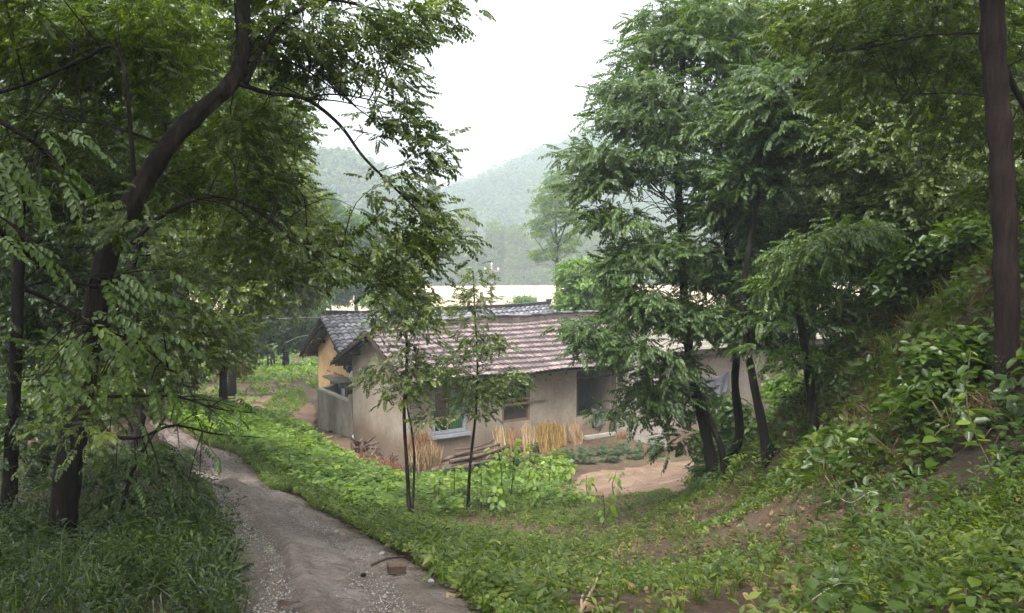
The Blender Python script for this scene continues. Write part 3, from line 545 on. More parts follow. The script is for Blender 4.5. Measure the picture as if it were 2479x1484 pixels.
# far bank: poplars and willows in the mist
for i in range(34):
    px = 760+i*31+rng.uniform(-8, 8)
    Yd = rng.uniform(172, 186); k = i % 2; top = (rng.uniform(505, 560) if k == 0 else rng.uniform(540, 600))
    b = foot(px, 690, Yd); rx = rng.uniform(18, 26)+8*k
    tree('poplar_tree' if k == 0 else 'broadleaf_tree', '%s %s from the left in the row across the river' % (ORD[i//2], ('pale misty poplar', 'grey green misty tree')[k]), [b, at(px, 640, Yd), at(px, top+30, Yd)], .2, .08,
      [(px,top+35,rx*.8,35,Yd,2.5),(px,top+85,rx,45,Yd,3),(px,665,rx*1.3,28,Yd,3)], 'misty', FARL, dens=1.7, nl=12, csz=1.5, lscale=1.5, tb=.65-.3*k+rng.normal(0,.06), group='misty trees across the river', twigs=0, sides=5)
for i, (px, top) in enumerate([(1036,450),(1044,438),(1053,446),(1061,456)]):
    Yd = 178; b = foot(px, 660, Yd)
    tree('cypress_tree', ['leftmost dark cypress of the pointed clump below the hills','tallest dark cypress of the pointed clump below the hills','third dark cypress in the pointed clump below the hills','rightmost and lowest dark cypress of the pointed clump'][i], [b, at(px, 580, Yd), at(px, top, Yd)], .2, .05,
      [(px,top+25,3,25,Yd,.5),(px,top+70,5,35,Yd,.8),(px,top+130,6,45,Yd,1)], 'dark', FARL, dens=4, nl=12, csz=.7, lscale=1.0, tb=.3, group='pointed cypresses below the hills', twigs=0, sides=5)
# forest on the hills
def hill_forest(name, n, x0, x1, y0, y1, left):
    x = rng.uniform(x0, x1, n*3); y = rng.uniform(y0, y1, n*3); h = H(x, y); ok = h > -6; x, y, h = x[ok][:n], y[ok][:n], h[ok][:n]; n = len(x)
    k = 46; ci = np.repeat(np.arange(n), k); r = rng.uniform(1.8, 5.6, n)[ci]*(.8+y[ci]/600)
    q = rng.normal(size=(n*k, 3)); q /= np.linalg.norm(q, axis=1)[:, None]; q[:, 2] = np.abs(q[:, 2])
    P = np.stack([x[ci], y[ci], h[ci]+1.0], 1)+q*np.stack([r, r, r*1.05], 1)*rng.uniform(.6, 1, (n*k, 1))
    v, f = leaf_tri(1.7, .9, .2); V, Fc, T = scatter([(v, f)], P, rng.uniform(0, 6.28, n*k), rng.normal(.3, .5, n*k), rng.normal(0, .5, n*k), rng.uniform(.6, 1.3, n*k), .5+rng.normal(0, .32, n)[ci], .1)
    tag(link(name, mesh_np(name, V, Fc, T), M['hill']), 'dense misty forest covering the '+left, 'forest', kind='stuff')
hill_forest('hill_forest', 3200, -130, 0, 180, 300, 'rounded hill on the left of the valley')
hill_forest('hill_forest', 4500, -80, 170, 235, 450, 'higher hill across the valley')
# right side: tall trees above the bank
RG = 'trees on the bank at the right'
tree('bank_tree', 'straight reddish brown trunk rising at the right edge of the picture', [foot(2445,830,6.5),A(2436,700,6.5),A(2425,420,6.5),A(2408,150,6.5),A(2398,-120,6.5),A(2390,-500,6.6)], .088, .082,
  [(2250,60,260,110,7.5,1.0),(2400,240,200,140,8,1.0),(2150,180,200,110,8,1.0),(2300,-120,350,100,7.2,1.3),(2440,450,120,80,8,.6),(2000,60,170,90,8,1.0),(2450,-620,420,160,6.5,1.8),(2900,100,200,300,6.5,1.0),('w',(5,1,5.8),(3.4,4,2.0)),('w',(6.5,5,3.4),(2.0,3,2.0))],  # last blobs: out-of-view foliage added to shade the bank and lane
  'locust', PIN, dens=10, nl=9, csz=.3, twigs=.3, lscale=.56, tb=.5, bark='bark_red', sides=16, flare=0, group=RG, limbs=[([A(2425,150,6.6),A(2460,220,6.6),A(2520,340,6.7)],.03,.012),([A(2410,80,6.5),A(2250,85,7),A(2100,115,7.4),A(1990,130,7.8)],.012,.004),([A(2410,235,6.5),A(2300,225,7),A(2180,230,7.4)],.009,.004)])
tree('bank_tree', 'leafy tree behind the reddish trunk with a dark upper stem', [foot(2300,700,11),A(2290,500,11),A(2300,380,11),A(2320,100,11)], .10, .04,
  [(2250,330,210,130,11,1.3),(2080,340,170,110,11,1.2),(2200,480,170,90,11,1.1),(2380,560,110,90,10.5,.8),(2050,200,180,110,11.5,1.3),(2350,100,200,120,11.5,1.3),(2120,60,200,100,11.5,1.3)],
  'locust', PIN, dens=4.6, nl=19, csz=.36, lscale=.78, tb=.5, group=RG)
tree('bank_tree', 'broad crowned tree filling the sky between the feathery group and the reddish trunk', [foot(2120,760,15),A(2130,600,15),A(2110,380,15),A(2090,100,15)], .13, .05,
  [(1980,170,200,90,15,1.0),(1950,320,150,80,15,1.1),(2060,440,150,90,15,1.3),(2200,300,170,120,15,1.5),(2300,180,170,120,15,1.5),(1850,80,170,90,15.5,1.5),(1960,470,110,60,15,1.1),(2150,560,100,60,14.5,.9),(1780,30,170,60,15.5,1.4),(2250,20,250,80,15.5,1.5)],
  'locust', PINB, dens=3.0, nl=17, csz=.5, lscale=.58, tb=.55, group=RG)
for lb, px, tp, rx, Yd in [('big tree closing the background above the long shed', 1960, 40, 190, 24),('big tree behind the bank crest at the far right', 2330, -60, 260, 20)]:
    tree('bank_tree', lb, [foot(px, 800, Yd), at(px+10, 560, Yd), at(px, 300, Yd), at(px+15, 60, Yd)], .16, .06,
      [(px+rng.uniform(-1, 1)*rx*.35, tp+290+k*55, rx*rng.uniform(.8, 1), 60, Yd+rng.uniform(-1, 1), 1.5) for k in range(6)], 'dark', PINB, dens=3.2, nl=17, csz=.75, lscale=.95, tb=.55, group=RG, twigs=.4)
b5 = foot(1980,1092); y5 = b5[1]
tree('thin_tree', 'thin curved dark stem between the feathery group and the grassy bank', [b5,A(1970,1000,y5),A(1955,880,y5),A(1935,760,y5),A(1922,660,y5),A(1925,600,y5)], .065, .03,
  [(1960,600,100,50,y5-1,.8),(2040,560,100,50,y5-1,.8),(1900,680,60,50,y5-.5,.6),(1960,700,70,50,y5-.5,.7),(1930,860,60,25,y5,.5)],
  'broad', PINH, dens=6, nl=14, csz=.34, lscale=.85, tb=.55, group=RG, limbs=[([A(1925,620,y5),A(1970,570,y5-.5),A(2060,540,y5-.8)],.018,.005)])
tree('thin_tree', 'slim tree right of the thin curved stem with glossy drooping leaves', [foot(2035,1040,14.5),A(2030,930,14.5),A(2015,800,14.5),A(2000,680,14.3),A(2020,580,14)], .07, .03,
  [(2080,520,130,50,12.5,.9),(2160,560,110,50,12,.8),(2050,620,90,50,13,.8),(2130,660,80,50,12.5,.7),(2000,760,60,50,14,.6),(1960,530,90,40,13,.8),(2040,850,50,40,14,.5)],
  'broad', PINH, dens=6, nl=14, csz=.36, lscale=.85, tb=.5, group=RG)
for lb, px, py, Yd, bl in [('low leafy shrub with yellow leaves against the long grey shed', 1930, 1060, 20.5, [(1920,960,70,45,20.5,.9),(1980,990,60,50,20.3,.8),(1900,1030,60,40,20,.8),(1960,1060,60,35,19.5,.7)]),
                           ('dark leafy shrub filling the gap behind the feathery trunks', 1800, 1080, 20.8, [(1760,1010,50,40,21,.8),(1800,1060,60,40,20.6,.8),(1720,1080,40,30,20.6,.6)]),
                           ('low leafy shrub spilling down the right bank below the reddish trunk', 2290, 960, 7.2, [(2290,900,90,60,7.2,.4),(2380,860,70,50,7.2,.4),(2230,980,80,50,7,.4)]),
   ('bushy shrub on the crest of the right bank behind the dry grass', 2240, 660, 10.5, [(2230,620,90,50,10.5,.7),(2330,580,90,50,10,.7),(2180,700,70,45,10.6,.6)]),
   ('leafy shrub at the foot of the thin curved stem', 2040, 1040, 14, [(2040,1000,70,45,14,.6),(2110,960,60,45,13,.6),(1990,1060,50,30,14.5,.5)]),
   ('tangled shrub on the upper slope of the right bank', 2140, 820, 11.5, [(2100,760,80,60,12.4,.8),(2130,860,80,60,11.4,.7),(2090,940,70,60,12,.7)])]:
    tree('shrub', lb, [foot(px, py, Yd), at(px, py-40, Yd), at(px+5, py-90, Yd)], .03, .012, bl, 'crop' if 'yellow' in lb else 'broad', BROADT, dens=9, nl=7, csz=.35, lscale=1.1 if Yd > 15 else .7, tb=.45, cat='shrub', group='shrubs at the right', twigs=.4)
# near branches reaching in from the left, big leaflets
def frond_branch(label, pts, r0, leafpts, Yb, n=10, sc=.9, tb=.5):
    q = spline(pts, 26); t = empty('leafy_branch', q[0], label, 'branch', 'near branches reaching in from the left')
    mb = MB(); mb.tube(q, np.linspace(r0, .003, 26), 6); P = []; yaw = []; pit = []
    for (px, py, yw, pt) in leafpts:
        e = at(px, py, Yb+rng.uniform(-.25, .25)); s = q[np.argmin(np.linalg.norm(q-e, axis=1))]
        mb.tube(spline([s, (s+e)/2+np.array([0, 0, .02]), e], 5), np.linspace(.004, .002, 5), 4, cap=False); P.append(e); yaw.append(yw); pit.append(pt)
    mb.build('stem', M['bark'], t, True); P = np.array(P); k = len(P)
    V, Fc, T = scatter(PINH, P, np.array(yaw), np.array(pit), rng.normal(0, .35, k), rng.uniform(.85, 1.15, k)*sc, tb+rng.normal(0, .1, k), .08)
    link('leaves', mesh_np('leaves', V, Fc, T), M['broad'], t)
def lp(x0, x1, y0, y1, n, yw=(-.8, .6)): return [(rng.uniform(x0, x1), rng.uniform(y0, y1), rng.uniform(*yw), rng.uniform(.0, .9)) for _ in range(n)]
frond_branch('near branch with large pale leaflets along the left edge at mid height', [A(-80,250,3.4),A(60,330,3.4),A(150,400,3.5),A(230,450,3.6)], .012, lp(-40,200,290,480,16), 3.3, sc=.62)
frond_branch('near branch with pale leaflets below the first one at the left edge', [A(-60,480,3),A(0,560,3.2),A(100,640,3.3),A(210,690,3.4),A(300,680,3.5)], .012, lp(-40,120,450,620,9)+lp(200,400,640,760,9), 3.2, sc=.58)
frond_branch('drooping spray of broad round leaflets hanging in front of the thick trunk', [A(60,700,3.2),A(150,740,3.3),A(230,790,3.3),A(330,830,3.4),A(420,900,3.4)], .009, lp(60,420,760,930,24,(-.9,.9)), 3.2, sc=.60)
frond_branch('dark spray of leaflets crossing the lane below the leaning trunk', [A(200,1050,4.6),A(330,1060,4.7),A(420,1030,4.8),A(520,1050,5),A(640,1060,5.2)], .012, lp(230,540,1000,1180,19,(-1,1)), 4.8, sc=.52, tb=.3)
frond_branch('low twiggy branch with small leaflets stretching toward the crop field', [A(250,960,4.6),A(420,960,5),A(530,990,5.3),A(620,1000,5.5)], .008, lp(330,620,940,1050,13,(-1,1)), 5.1, sc=.5, tb=.35)
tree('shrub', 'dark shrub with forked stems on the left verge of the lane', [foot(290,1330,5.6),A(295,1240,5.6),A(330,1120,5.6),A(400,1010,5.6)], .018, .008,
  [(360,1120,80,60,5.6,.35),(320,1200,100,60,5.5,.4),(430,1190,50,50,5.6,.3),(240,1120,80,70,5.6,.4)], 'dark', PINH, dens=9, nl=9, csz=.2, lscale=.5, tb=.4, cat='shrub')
for lb, px, py, Yd, bl in [('dark bushy shrub in the lower left corner under the thick trunk', 90, 1480, 4.6, [(60,1380,110,80,4.6,.4),(160,1440,90,60,4.4,.35),(20,1290,90,60,4.8,.4)]),
     ('dark shrub between the thick trunk and the lane edge', 330, 1430, 4.9, [(300,1330,110,70,5,.4),(410,1370,80,60,4.9,.35),(250,1420,80,50,4.7,.3)]),
     ('low dark shrub leaning over the near left edge of the lane', 450, 1500, 4.2, [(440,1450,90,45,4.2,.3),(500,1400,40,35,4.3,.2),(370,1500,80,40,4.1,.3)])]:
    tree('shrub', lb, [foot(px, py, Yd), at(px, py-60, Yd), at(px+8, py-120, Yd)], .014, .006, bl, 'dark', PIN, dens=11, nl=8, csz=.18, lscale=.42, tb=.45, cat='shrub', group='dark shrubs in the lower left corner', twigs=.5)
# ------------------------------------------------------------------ ground plants
def region(poly, dens, margin=True, world=False):
    P = np.array([G(*q)[:2] if not world else q for q in poly]); lo, hi = P.min(0), P.max(0); n = int(dens*(hi-lo).prod())
    x = rng.uniform(lo[0], hi[0], n); y = rng.uniform(lo[1], hi[1], n); ok = inpoly(x, y, P) & ~on_path(x+.09*vnoise(x, y, 6), y)
    return x[ok], y[ok]
def soilz(x, y): return H(x, y)+.05*vnoise(x, y, 2.3)+.03*vnoise(x+9, y, 6)
def cover(name, label, cat, xy, tpls, m, s0, s1, tb=.5, lift=0, tilt=.2, clump=0, cs=1.2, jit=.15):
    x, y = xy
    if clump: ok = vnoise(x, y, cs)+rng.normal(0, .35, len(x)) > clump; x, y = x[ok], y[ok]
    n = len(x); P = np.stack([x, y, soilz(x, y)+lift], 1)
    V, Fc, T = scatter(tpls, P, rng.uniform(0, 6.28, n), rng.normal(0, tilt, n), rng.normal(0, tilt, n), rng.uniform(s0, s1, n), tb+rng.normal(0, .12, n)+.15*vnoise(x, y, .8), jit)
    return tag(link(name, mesh_np(name, V, Fc, T), M[m]), label, cat, kind='stuff')
SLOPE = [(1230,1560),(1090,1400),(900,1285),(870,1262),(1000,1235),(1300,1215),(1500,1205),(1600,1185),(1760,1165),(1900,1120),(2000,1080),(2150,1150),(2479,1180),(2700,1560)]
W1 = [rosette(9, .027, .7, 60+i, tall=.05, up=.6) for i in range(4)]; W2 = [rosette(11, .07, .4, 70+i, tall=.16, up=.7) for i in range(4)]
GT = [grass_tuft(12, .22, .005, 80+i, .7) for i in range(4)]
cover('weeds', 'low weeds sprouting from the brown soil of the near slope', 'weeds', region(SLOPE, 560), W1, 'weed', .6, 1.7, .58, .012, .3, clump=.28, cs=1.7)
cover('weeds', 'taller narrow leaved weeds scattered over the near slope', 'weeds', region(SLOPE, 40), W2, 'weed', .5, 1.3, .5, .02, .2, clump=.2, cs=.8)
cover('grass', 'thin grass mixed into the weeds of the near slope', 'grass', region(SLOPE, 40), GT, 'weed', .3, .7, .6, .0, .15, clump=-.1, cs=.9)
EDGE = [(1270,1600),(1180,1484),(1035,1390),(865,1276),(745,1216),(590,1116),(475,1064),(405,1018),(440,1000),(520,1040),(650,1090),(800,1170),(960,1240),(1130,1350),(1320,1484),(1450,1600)]
LIT = [(leaf_quad(.05, .55, .12, .1)), (leaf_quad(.035, .7, -.1, .1))]
cover('leaf_litter', 'brown fallen leaves and dry stems scattered over the near slope', 'leaf litter', region(SLOPE, 90), LIT, 'drygrass', .6, 1.4, .6, .03, .4)
cover('grass', 'bright grass and weeds along the right edge of the lane', 'grass', region(EDGE, 95), GT, 'crop', .35, .8, .35, .0, .2)
cover('weeds', 'small leafy weeds along the right edge of the lane', 'weeds', region(EDGE, 420), W1, 'weed', .8, 2.0, .65, .02, .3)
FIELD = [(400,1008),(440,985),(560,990),(690,1003),(760,1062),(840,1108),(930,1155),(985,1190),(990,1250),(880,1258),(760,1200),(600,1100),(480,1052)]
CT = [rosette(12, .13, .85, 90+i, tall=.24, up=.35) for i in range(5)]
cover('leafy_crop', 'bright green leafy crop covering the field between the lane and the house', 'crop', region(FIELD, 34), CT, 'crop', .7, 1.25, .5, .02, .2, jit=.2)
cover('grass', 'grass patch beyond the crop field', 'grass', region([(420,1000),(480,978),(640,975),(700,950),(740,960),(740,985),(700,1003),(560,992)], 60), GT, 'crop', .6, 1.0, .5)
cover('grass', 'green strip of grass beside the far lane at the mud house', 'grass', region([(640,985),(680,945),(730,940),(745,975),(720,1000)], 90), GT, 'crop', .6, 1.0, .5)
GARD = [(1000,1250),(985,1175),(1060,1145),(1230,1125),(1400,1100),(1380,1150),(1330,1200),(1500,1210),(1300,1235)]
cover('garden_greens', 'bright green garden plants in front of the house', 'crop', region(GARD, 15), CT, 'crop', .6, 1.3, .45, .02, .2, jit=.2)
cover('weeds', 'weeds between the garden plants', 'weeds', region(GARD, 30), W1, 'weed', 1.4, 2.8, .6, .02, .3)
# countable dark green tuber clumps before the straw and the wall
TUB = [rosette(26, .15, .75, 120+i, tall=.34, up=.3) for i in range(3)]; tm = []
for i in range(3):
    v, f = TUB[i]; tm.append(mesh_np('tuber_plant', v, f, np.clip(.5+rng.normal(0, .2, len(v)//4), 0, 1).repeat(4))); tm[-1].materials.append(M['tuber'])
spots = [(1000+i*42+rng.uniform(-8, 8), 1152-i*7.5+r*24+rng.uniform(-4, 4)) for i in range(8) for r in range(2)] + [(1380+i*28+rng.uniform(-5, 5), 1110-i*2.4+r*15+rng.uniform(-3, 3)) for i in range(9) for r in range(2)]
for i, (px, py) in enumerate(spots):
    q = G(px, py); o = bpy.data.objects.new('tuber_plant', tm[i % 3]); COL.objects.link(o); o.location = (q[0], q[1], q[2]); o.rotation_euler = (0, 0, rng.uniform(0, 6.28)); s = rng.uniform(1.0, 1.35); o.scale = (s, s, s*.9)
    far = px > 1370; row = i % 2; k_ = (i-16)//2 if far else i//2
    tag(o, '%s dark green tuber plant from the left in the %s row %s' % (ORD[k_], ('back', 'front')[row], 'beside the bare soil' if far else 'below the logs'), 'plant', 'tuber plants right of the straw' if far else 'tuber plants below the logs')
# tall lime green stalks
def stalk(px, py, toppx, toppy, label, sc=1.):
    b = np.array(G(px, py)); top = at(toppx, toppy, b[1]); t = empty('stalk_plant', b, label, 'plant', 'tall leafy stalks in the garden')
    q = spline([b-np.array([0,0,.05]), (b+top)/2+rng.normal(0, .03, 3), top], 8); mb = MB(); mb.tube(q, np.linspace(.012, .005, 8), 5); mb.build('stem', M['twig'], t, True)
    n = max(12, int(34*np.linalg.norm(top-b))); u = rng.uniform(.12, 1, n)**.8; P = b+(top-b)*u[:, None]; yaw = rng.uniform(0, 6.28, n); P = P+np.stack([np.cos(yaw), np.sin(yaw), 0*yaw], 1)*rng.uniform(.02, .16, n)[:, None]
    v, f = leaf_quad(.13, .8, .05, .35); V, Fc, T = scatter([(v, f)], P, yaw, rng.normal(.35, .3, n), rng.normal(0, .3, n), rng.uniform(.6, 1.25, n)*sc, .25+.5*u, .08)
    link('leaves', mesh_np('leaves', V, Fc, T), M['crop'], t)
stl = [(1235,1215,1240,1062,'tallest lime leaved stalk in front of the upright straw'),(1215,1205,1205,1085,'lime leaved stalk left of the tallest one'),(1272,1205,1285,1072,'lime leaved stalk right of the tallest one'),
 (1330,1195,1335,1100,'leafy stalk before the golden straw stack'),(1100,1215,1100,1130,'leafy stalk between the two saplings'),(1165,1240,1165,1120,'leafy stalk just right of the single stemmed sapling'),
 (1380,1210,1375,1120,'leafy stalk at the left end of the bare soil bed'),(1290,1240,1300,1130,'broad leafy stalk near the weeds below the golden straw'),(1060,1240,1065,1160,'short leafy stalk right of the twin stemmed sapling'),
 (1425,1205,1420,1150,'short leafy stalk in front of the bent sticks'),(1490,1205,1492,1140,'forked bushy stalk on the soil bed'),(940,1245,942,1165,'short leafy stalk left of the twin stemmed sapling'),
 (1458,1275,1460,1195,'slender stalk on the weedy slope below the soil bed'),(1205,1250,1195,1170,'low leafy stalk among the weeds below the saplings')]
for a in stl: stalk(*a)
# broad leaved undergrowth lower right and left verge
RB = [(2030,1600),(1990,1484),(1960,1330),(1990,1200),(2040,1120),(2130,1080),(2300,1000),(2479,950),(2700,1000),(2800,1600)]
cover('weeds', 'broader leaved weeds mixed into the grass beside the lane', 'weeds', region(EDGE, 45), W2, 'weed', .6, 1.4, .4, .02, .3)
cover('weeds', 'leafy weeds around the feet of the feathery trees', 'weeds', region([(1660,1185),(1730,1135),(1850,1095),(1990,1050),(2080,1120),(1950,1210),(1780,1240)], 75), W2, 'weed', .8, 2.0, .55, .02, .3)
cover('undergrowth', 'lush broad leaved undergrowth in the lower right corner', 'undergrowth', region(RB, 34), BROADT, 'broad', .28, .72, .4, .03, .3, clump=-.5, jit=.12)
W3 = [rosette(26, .055, .3, 140+i, tall=.34, up=.9) for i in range(4)]
cover('undergrowth', 'tall narrow leaved plants in the lower right corner', 'undergrowth', region(RB, 50), W3, 'weed', .5, 1.2, .35, .0, .25, clump=-.4, cs=.9)
BANKW = [(2.6,7),(3.3,10),(3.8,13),(4.6,17),(6,22),(14,22),(14,4),(4.2,4.6)]
BANK = [(1990,1100),(2060,900),(2090,740),(2200,600),(2330,560),(2479,560),(2600,560),(2650,950),(2400,1050),(2150,1120)]
cover('undergrowth', 'mixed creepers and leaves clothing the steep right bank', 'undergrowth', region(BANKW, 85, world=True), BROADT, 'broad', .35, .95, .5, .04, .5, clump=-.2, cs=1.5)
GL = [grass_tuft(14, .55, .006, 150+i, 1.3) for i in range(4)]
cover('dry_grass', 'brown dry grass and roots hanging on the steep right bank', 'grass', region(BANKW, 26, world=True), GL, 'drygrass', .4, .8, .45, .02, .7)
cover('grass', 'fresh long grass on top of the right bank', 'grass', region([(3.2,9.5),(4.2,14),(9,14),(7,8.5)], 40, world=True), GL, 'weed', .4, .9, .6, .0, .3)
LB = [(-300,1600),(-200,1150),(100,1130),(300,1080),(390,1075),(510,1200),(550,1300),(575,1400),(590,1600)]
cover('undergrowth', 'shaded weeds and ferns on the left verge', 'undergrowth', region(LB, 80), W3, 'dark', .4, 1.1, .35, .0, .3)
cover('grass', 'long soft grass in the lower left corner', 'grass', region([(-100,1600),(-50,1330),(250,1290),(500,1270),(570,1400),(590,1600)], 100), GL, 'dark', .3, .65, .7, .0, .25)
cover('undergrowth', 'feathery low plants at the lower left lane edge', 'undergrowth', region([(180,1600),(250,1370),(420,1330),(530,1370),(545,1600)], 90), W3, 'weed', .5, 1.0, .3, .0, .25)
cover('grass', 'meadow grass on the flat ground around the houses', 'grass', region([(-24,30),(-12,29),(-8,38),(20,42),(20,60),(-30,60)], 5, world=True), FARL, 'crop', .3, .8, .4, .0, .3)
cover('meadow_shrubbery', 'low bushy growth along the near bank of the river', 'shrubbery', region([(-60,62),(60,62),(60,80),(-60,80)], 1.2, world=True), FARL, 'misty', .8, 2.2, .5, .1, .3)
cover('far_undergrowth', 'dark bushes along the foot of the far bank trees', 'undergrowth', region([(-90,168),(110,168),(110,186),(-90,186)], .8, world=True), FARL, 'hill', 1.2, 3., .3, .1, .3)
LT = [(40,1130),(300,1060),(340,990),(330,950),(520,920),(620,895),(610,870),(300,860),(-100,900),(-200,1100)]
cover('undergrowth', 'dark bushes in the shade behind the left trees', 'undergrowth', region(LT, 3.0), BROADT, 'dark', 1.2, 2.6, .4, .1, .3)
# ------------------------------------------------------------------ lane litter
def pebbles():
    n = 11000; iv = np.array([(1,0,0),(-1,0,0),(0,1,0),(0,-1,0),(0,0,1),(0,0,-1)], float); jf = np.array([(0,2,4),(2,1,4),(1,3,4),(3,0,4),(2,0,5),(1,2,5),(3,1,5),(0,3,5)])
    i = np.clip((rng.uniform(0, 1, n)**1.2*110).astype(int)+1, 0, len(PL)-1); st = rng.choice([0, 1, 2], n, p=[.45, .33, .22])
    t = np.where(st == 0, .20+.05*np.sin(i*.19)+rng.normal(0, .05, n), np.where(st == 1, .64+.04*np.sin(i*.13+1)+rng.normal(0, .07, n), rng.uniform(.05, .95, n))); t = np.clip(t, .03, .97)
    p = PL[i]+(PR[i]-PL[i])*t[:, None]+rng.normal(0, .05, (n, 3)); z = H(p[:, 0], p[:, 1])-.045; s_ = rng.uniform(.003, .0085, n)*np.where(rng.random(n) < .02, 2.0, 1)
    s_ = np.where(st == 2, s_*.8, s_); sq = rng.uniform(.6, 1.4, (n, 6, 1)); R_ = euler_R(rng.uniform(0, 6, n), rng.normal(0, .4, n), rng.normal(0, .4, n))
    V = np.einsum('nij,nvj->nvi', R_, iv[None]*sq*np.array([1, .8, .5]))*s_[:, None, None]+np.stack([p[:, 0], p[:, 1], z], 1)[:, None]
    T = np.where(st == 2, rng.uniform(0, .5, n), rng.uniform(.2, .85, n)).repeat(6)  # rut grit is paler, partly standing in for sky glints on wet mud
    return mesh_np('gravel', V.reshape(-1, 3), (jf[None]+(np.arange(n)*6)[:, None, None]).reshape(-1, 3), T)
M['grit'] = mat_tile('wet_grit', [(0,(.06,.05,.045)),(.5,(.28,.26,.25)),(1,(.62,.60,.60))], .25, 30)
tag(link('gravel', pebbles(), M['grit']), 'pale wet grit, small stones and painted glints along the ruts of the lane', 'gravel', kind='stuff')
def rock(px, py, s, label, m='stone', name='stone', sq=(1, .8, .55)):
    q = G(px, py); b = bmesh.new(); bmesh.ops.create_icosphere(b, subdivisions=2, radius=1)
    for v in b.verts: v.co = Vector((v.co.x*sq[0], v.co.y*sq[1], v.co.z*sq[2]))*s*random.uniform(.85, 1.15)
    me = bpy.data.meshes.new(name); b.to_mesh(me); b.free(); o = link(name, me, M[m]); o.location = (q[0], q[1], q[2]+s*.2); o.rotation_euler = (0, 0, random.uniform(0, 6)); return tag(o, label, 'stone', 'stones beside the lane')
rock(1043,1408,.022,'whitish round stone at the foot of the earth bank'); rock(925,1342,.028,'pale stone on the grass edge of the lane'); rock(815,1288,.03,'small pale stone where the lane edge turns dark'); rock(880,1394,.022,'tiny dark stone in the middle of the lane', 'bark')
def dead_leaf(px, py, l, label, m='palewood'):
    q = G(px, py); V = []; Fc = []
    for i in range(6):
        t = i/5; w_ = .28*math.sin(math.pi*(.08+.84*t)); V += [(l*(t-.5), -l*w_, .03*l+.16*l*math.sin(3*t)), (l*(t-.5), 0, .02*l), (l*(t-.5), l*w_, .12*l*math.cos(4*t)+.12*l)]
        if i: k = 3*i; Fc += [(k-3,k-2,k+1,k),(k-2,k-1,k+2,k+1)]
    me = mesh_np('fallen_leaf', V, Fc, smooth_=True); o = link('fallen_leaf', me, M[m]); o.location = (q[0], q[1], q[2]-.02); o.rotation_euler = (.1, .1, random.uniform(.2, 1.2)); sm_ = o.modifiers.new('thick', 'SOLIDIFY'); sm_.thickness = .0015
    return tag(o, label, 'leaf', 'fallen leaves on the lane')
dead_leaf(1100,1437,.13,'large pale curled leaf on the lane by the earth bank'); dead_leaf(700,1455,.12,'dark curled leaf near the lower left of the lane', 'log'); dead_leaf(835,1290,.10,'long pale leaf lying at the grass edge of the lane'); dead_leaf(650,1380,.08,'brown leaf beside the wet rut', 'log')
# bits of brick beside the lane
q = G(960,1375); mb = MB(); mb.box((0,0,.0), XYZ, (.06,.035,.03)); o = mb.build('brick', M['log'], bevel=.006); o.location = tuple(q); o.rotation_euler = (.1,.05,.3); tag(o, 'broken dark brick half buried at the lane edge', 'brick')
def loose_stick(pts, r, label, m='twig', cat='stick', name='fallen_stick', group='fallen sticks'):
    mb = MB(); mb.tube(spline(pts, 10), np.linspace(r, r*.5, 10), 6); return tag(mb.build(name, M[m], sm=True), label, cat, group)
def gz(px, py, dz=.02): q = np.array(G(px, py)); q[2] += dz; return q
loose_stick([gz(1395,1510),gz(1430,1470,.08),gz(1455,1435,.14)], .012, 'upright broken straw stub on the near slope', 'palewood'); loose_stick([gz(1410,1505),gz(1410,1470,.06),gz(1440,1450,.12)], .010, 'second broken straw stub beside the first on the near slope', 'palewood')
loose_stick([gz(900,1375),gz(940,1362,.03),gz(985,1358,.03)], .010, 'dark stick lying along the lane edge by the brick')
# trailing vines on the right
loose_stick([gz(2025,1215,.05),gz(2060,1255,.12),gz(2110,1240,.16),gz(2160,1225,.1)], .004, 'pale green vine looping over the weeds at the right', 'weedstem' if 'weedstem' in M else 'rope', 'vine', 'trailing_vine', 'vines on the slope')
loose_stick([gz(1900,1530,.05),gz(1960,1510,.1),gz(2020,1490,.14),gz(2060,1475,.12)], .003, 'pale vine lying across the lower right weeds', 'rope', 'vine', 'trailing_vine', 'vines on the slope')
vp = [A(2350,850,5.6),A(2340,930,5.5),A(2345,1000,5.3),A(2370,1070,5.1),A(2400,1130,4.9)]
vt = empty('hanging_vine', vp[0], 'green leafy vine hanging straight down the dark bank at the right', 'vine'); mb = MB(); vq = spline(vp, 20); mb.tube(vq, .004, 5); mb.build('stem', M['twig'], vt, True)
n = 26; P = vq[rng.integers(0, 20, n)]; v, f = leaf_quad(.10, .5, .05, .2); V, Fc, T = scatter([(v, f)], P, rng.uniform(0, 6.28, n), rng.normal(0, .3, n), rng.normal(0, .3, n), rng.uniform(.6, 1.2, n), rng.uniform(.5, .9, n)); link('leaves', mesh_np('leaves', V, Fc, T), M['broad'], vt)
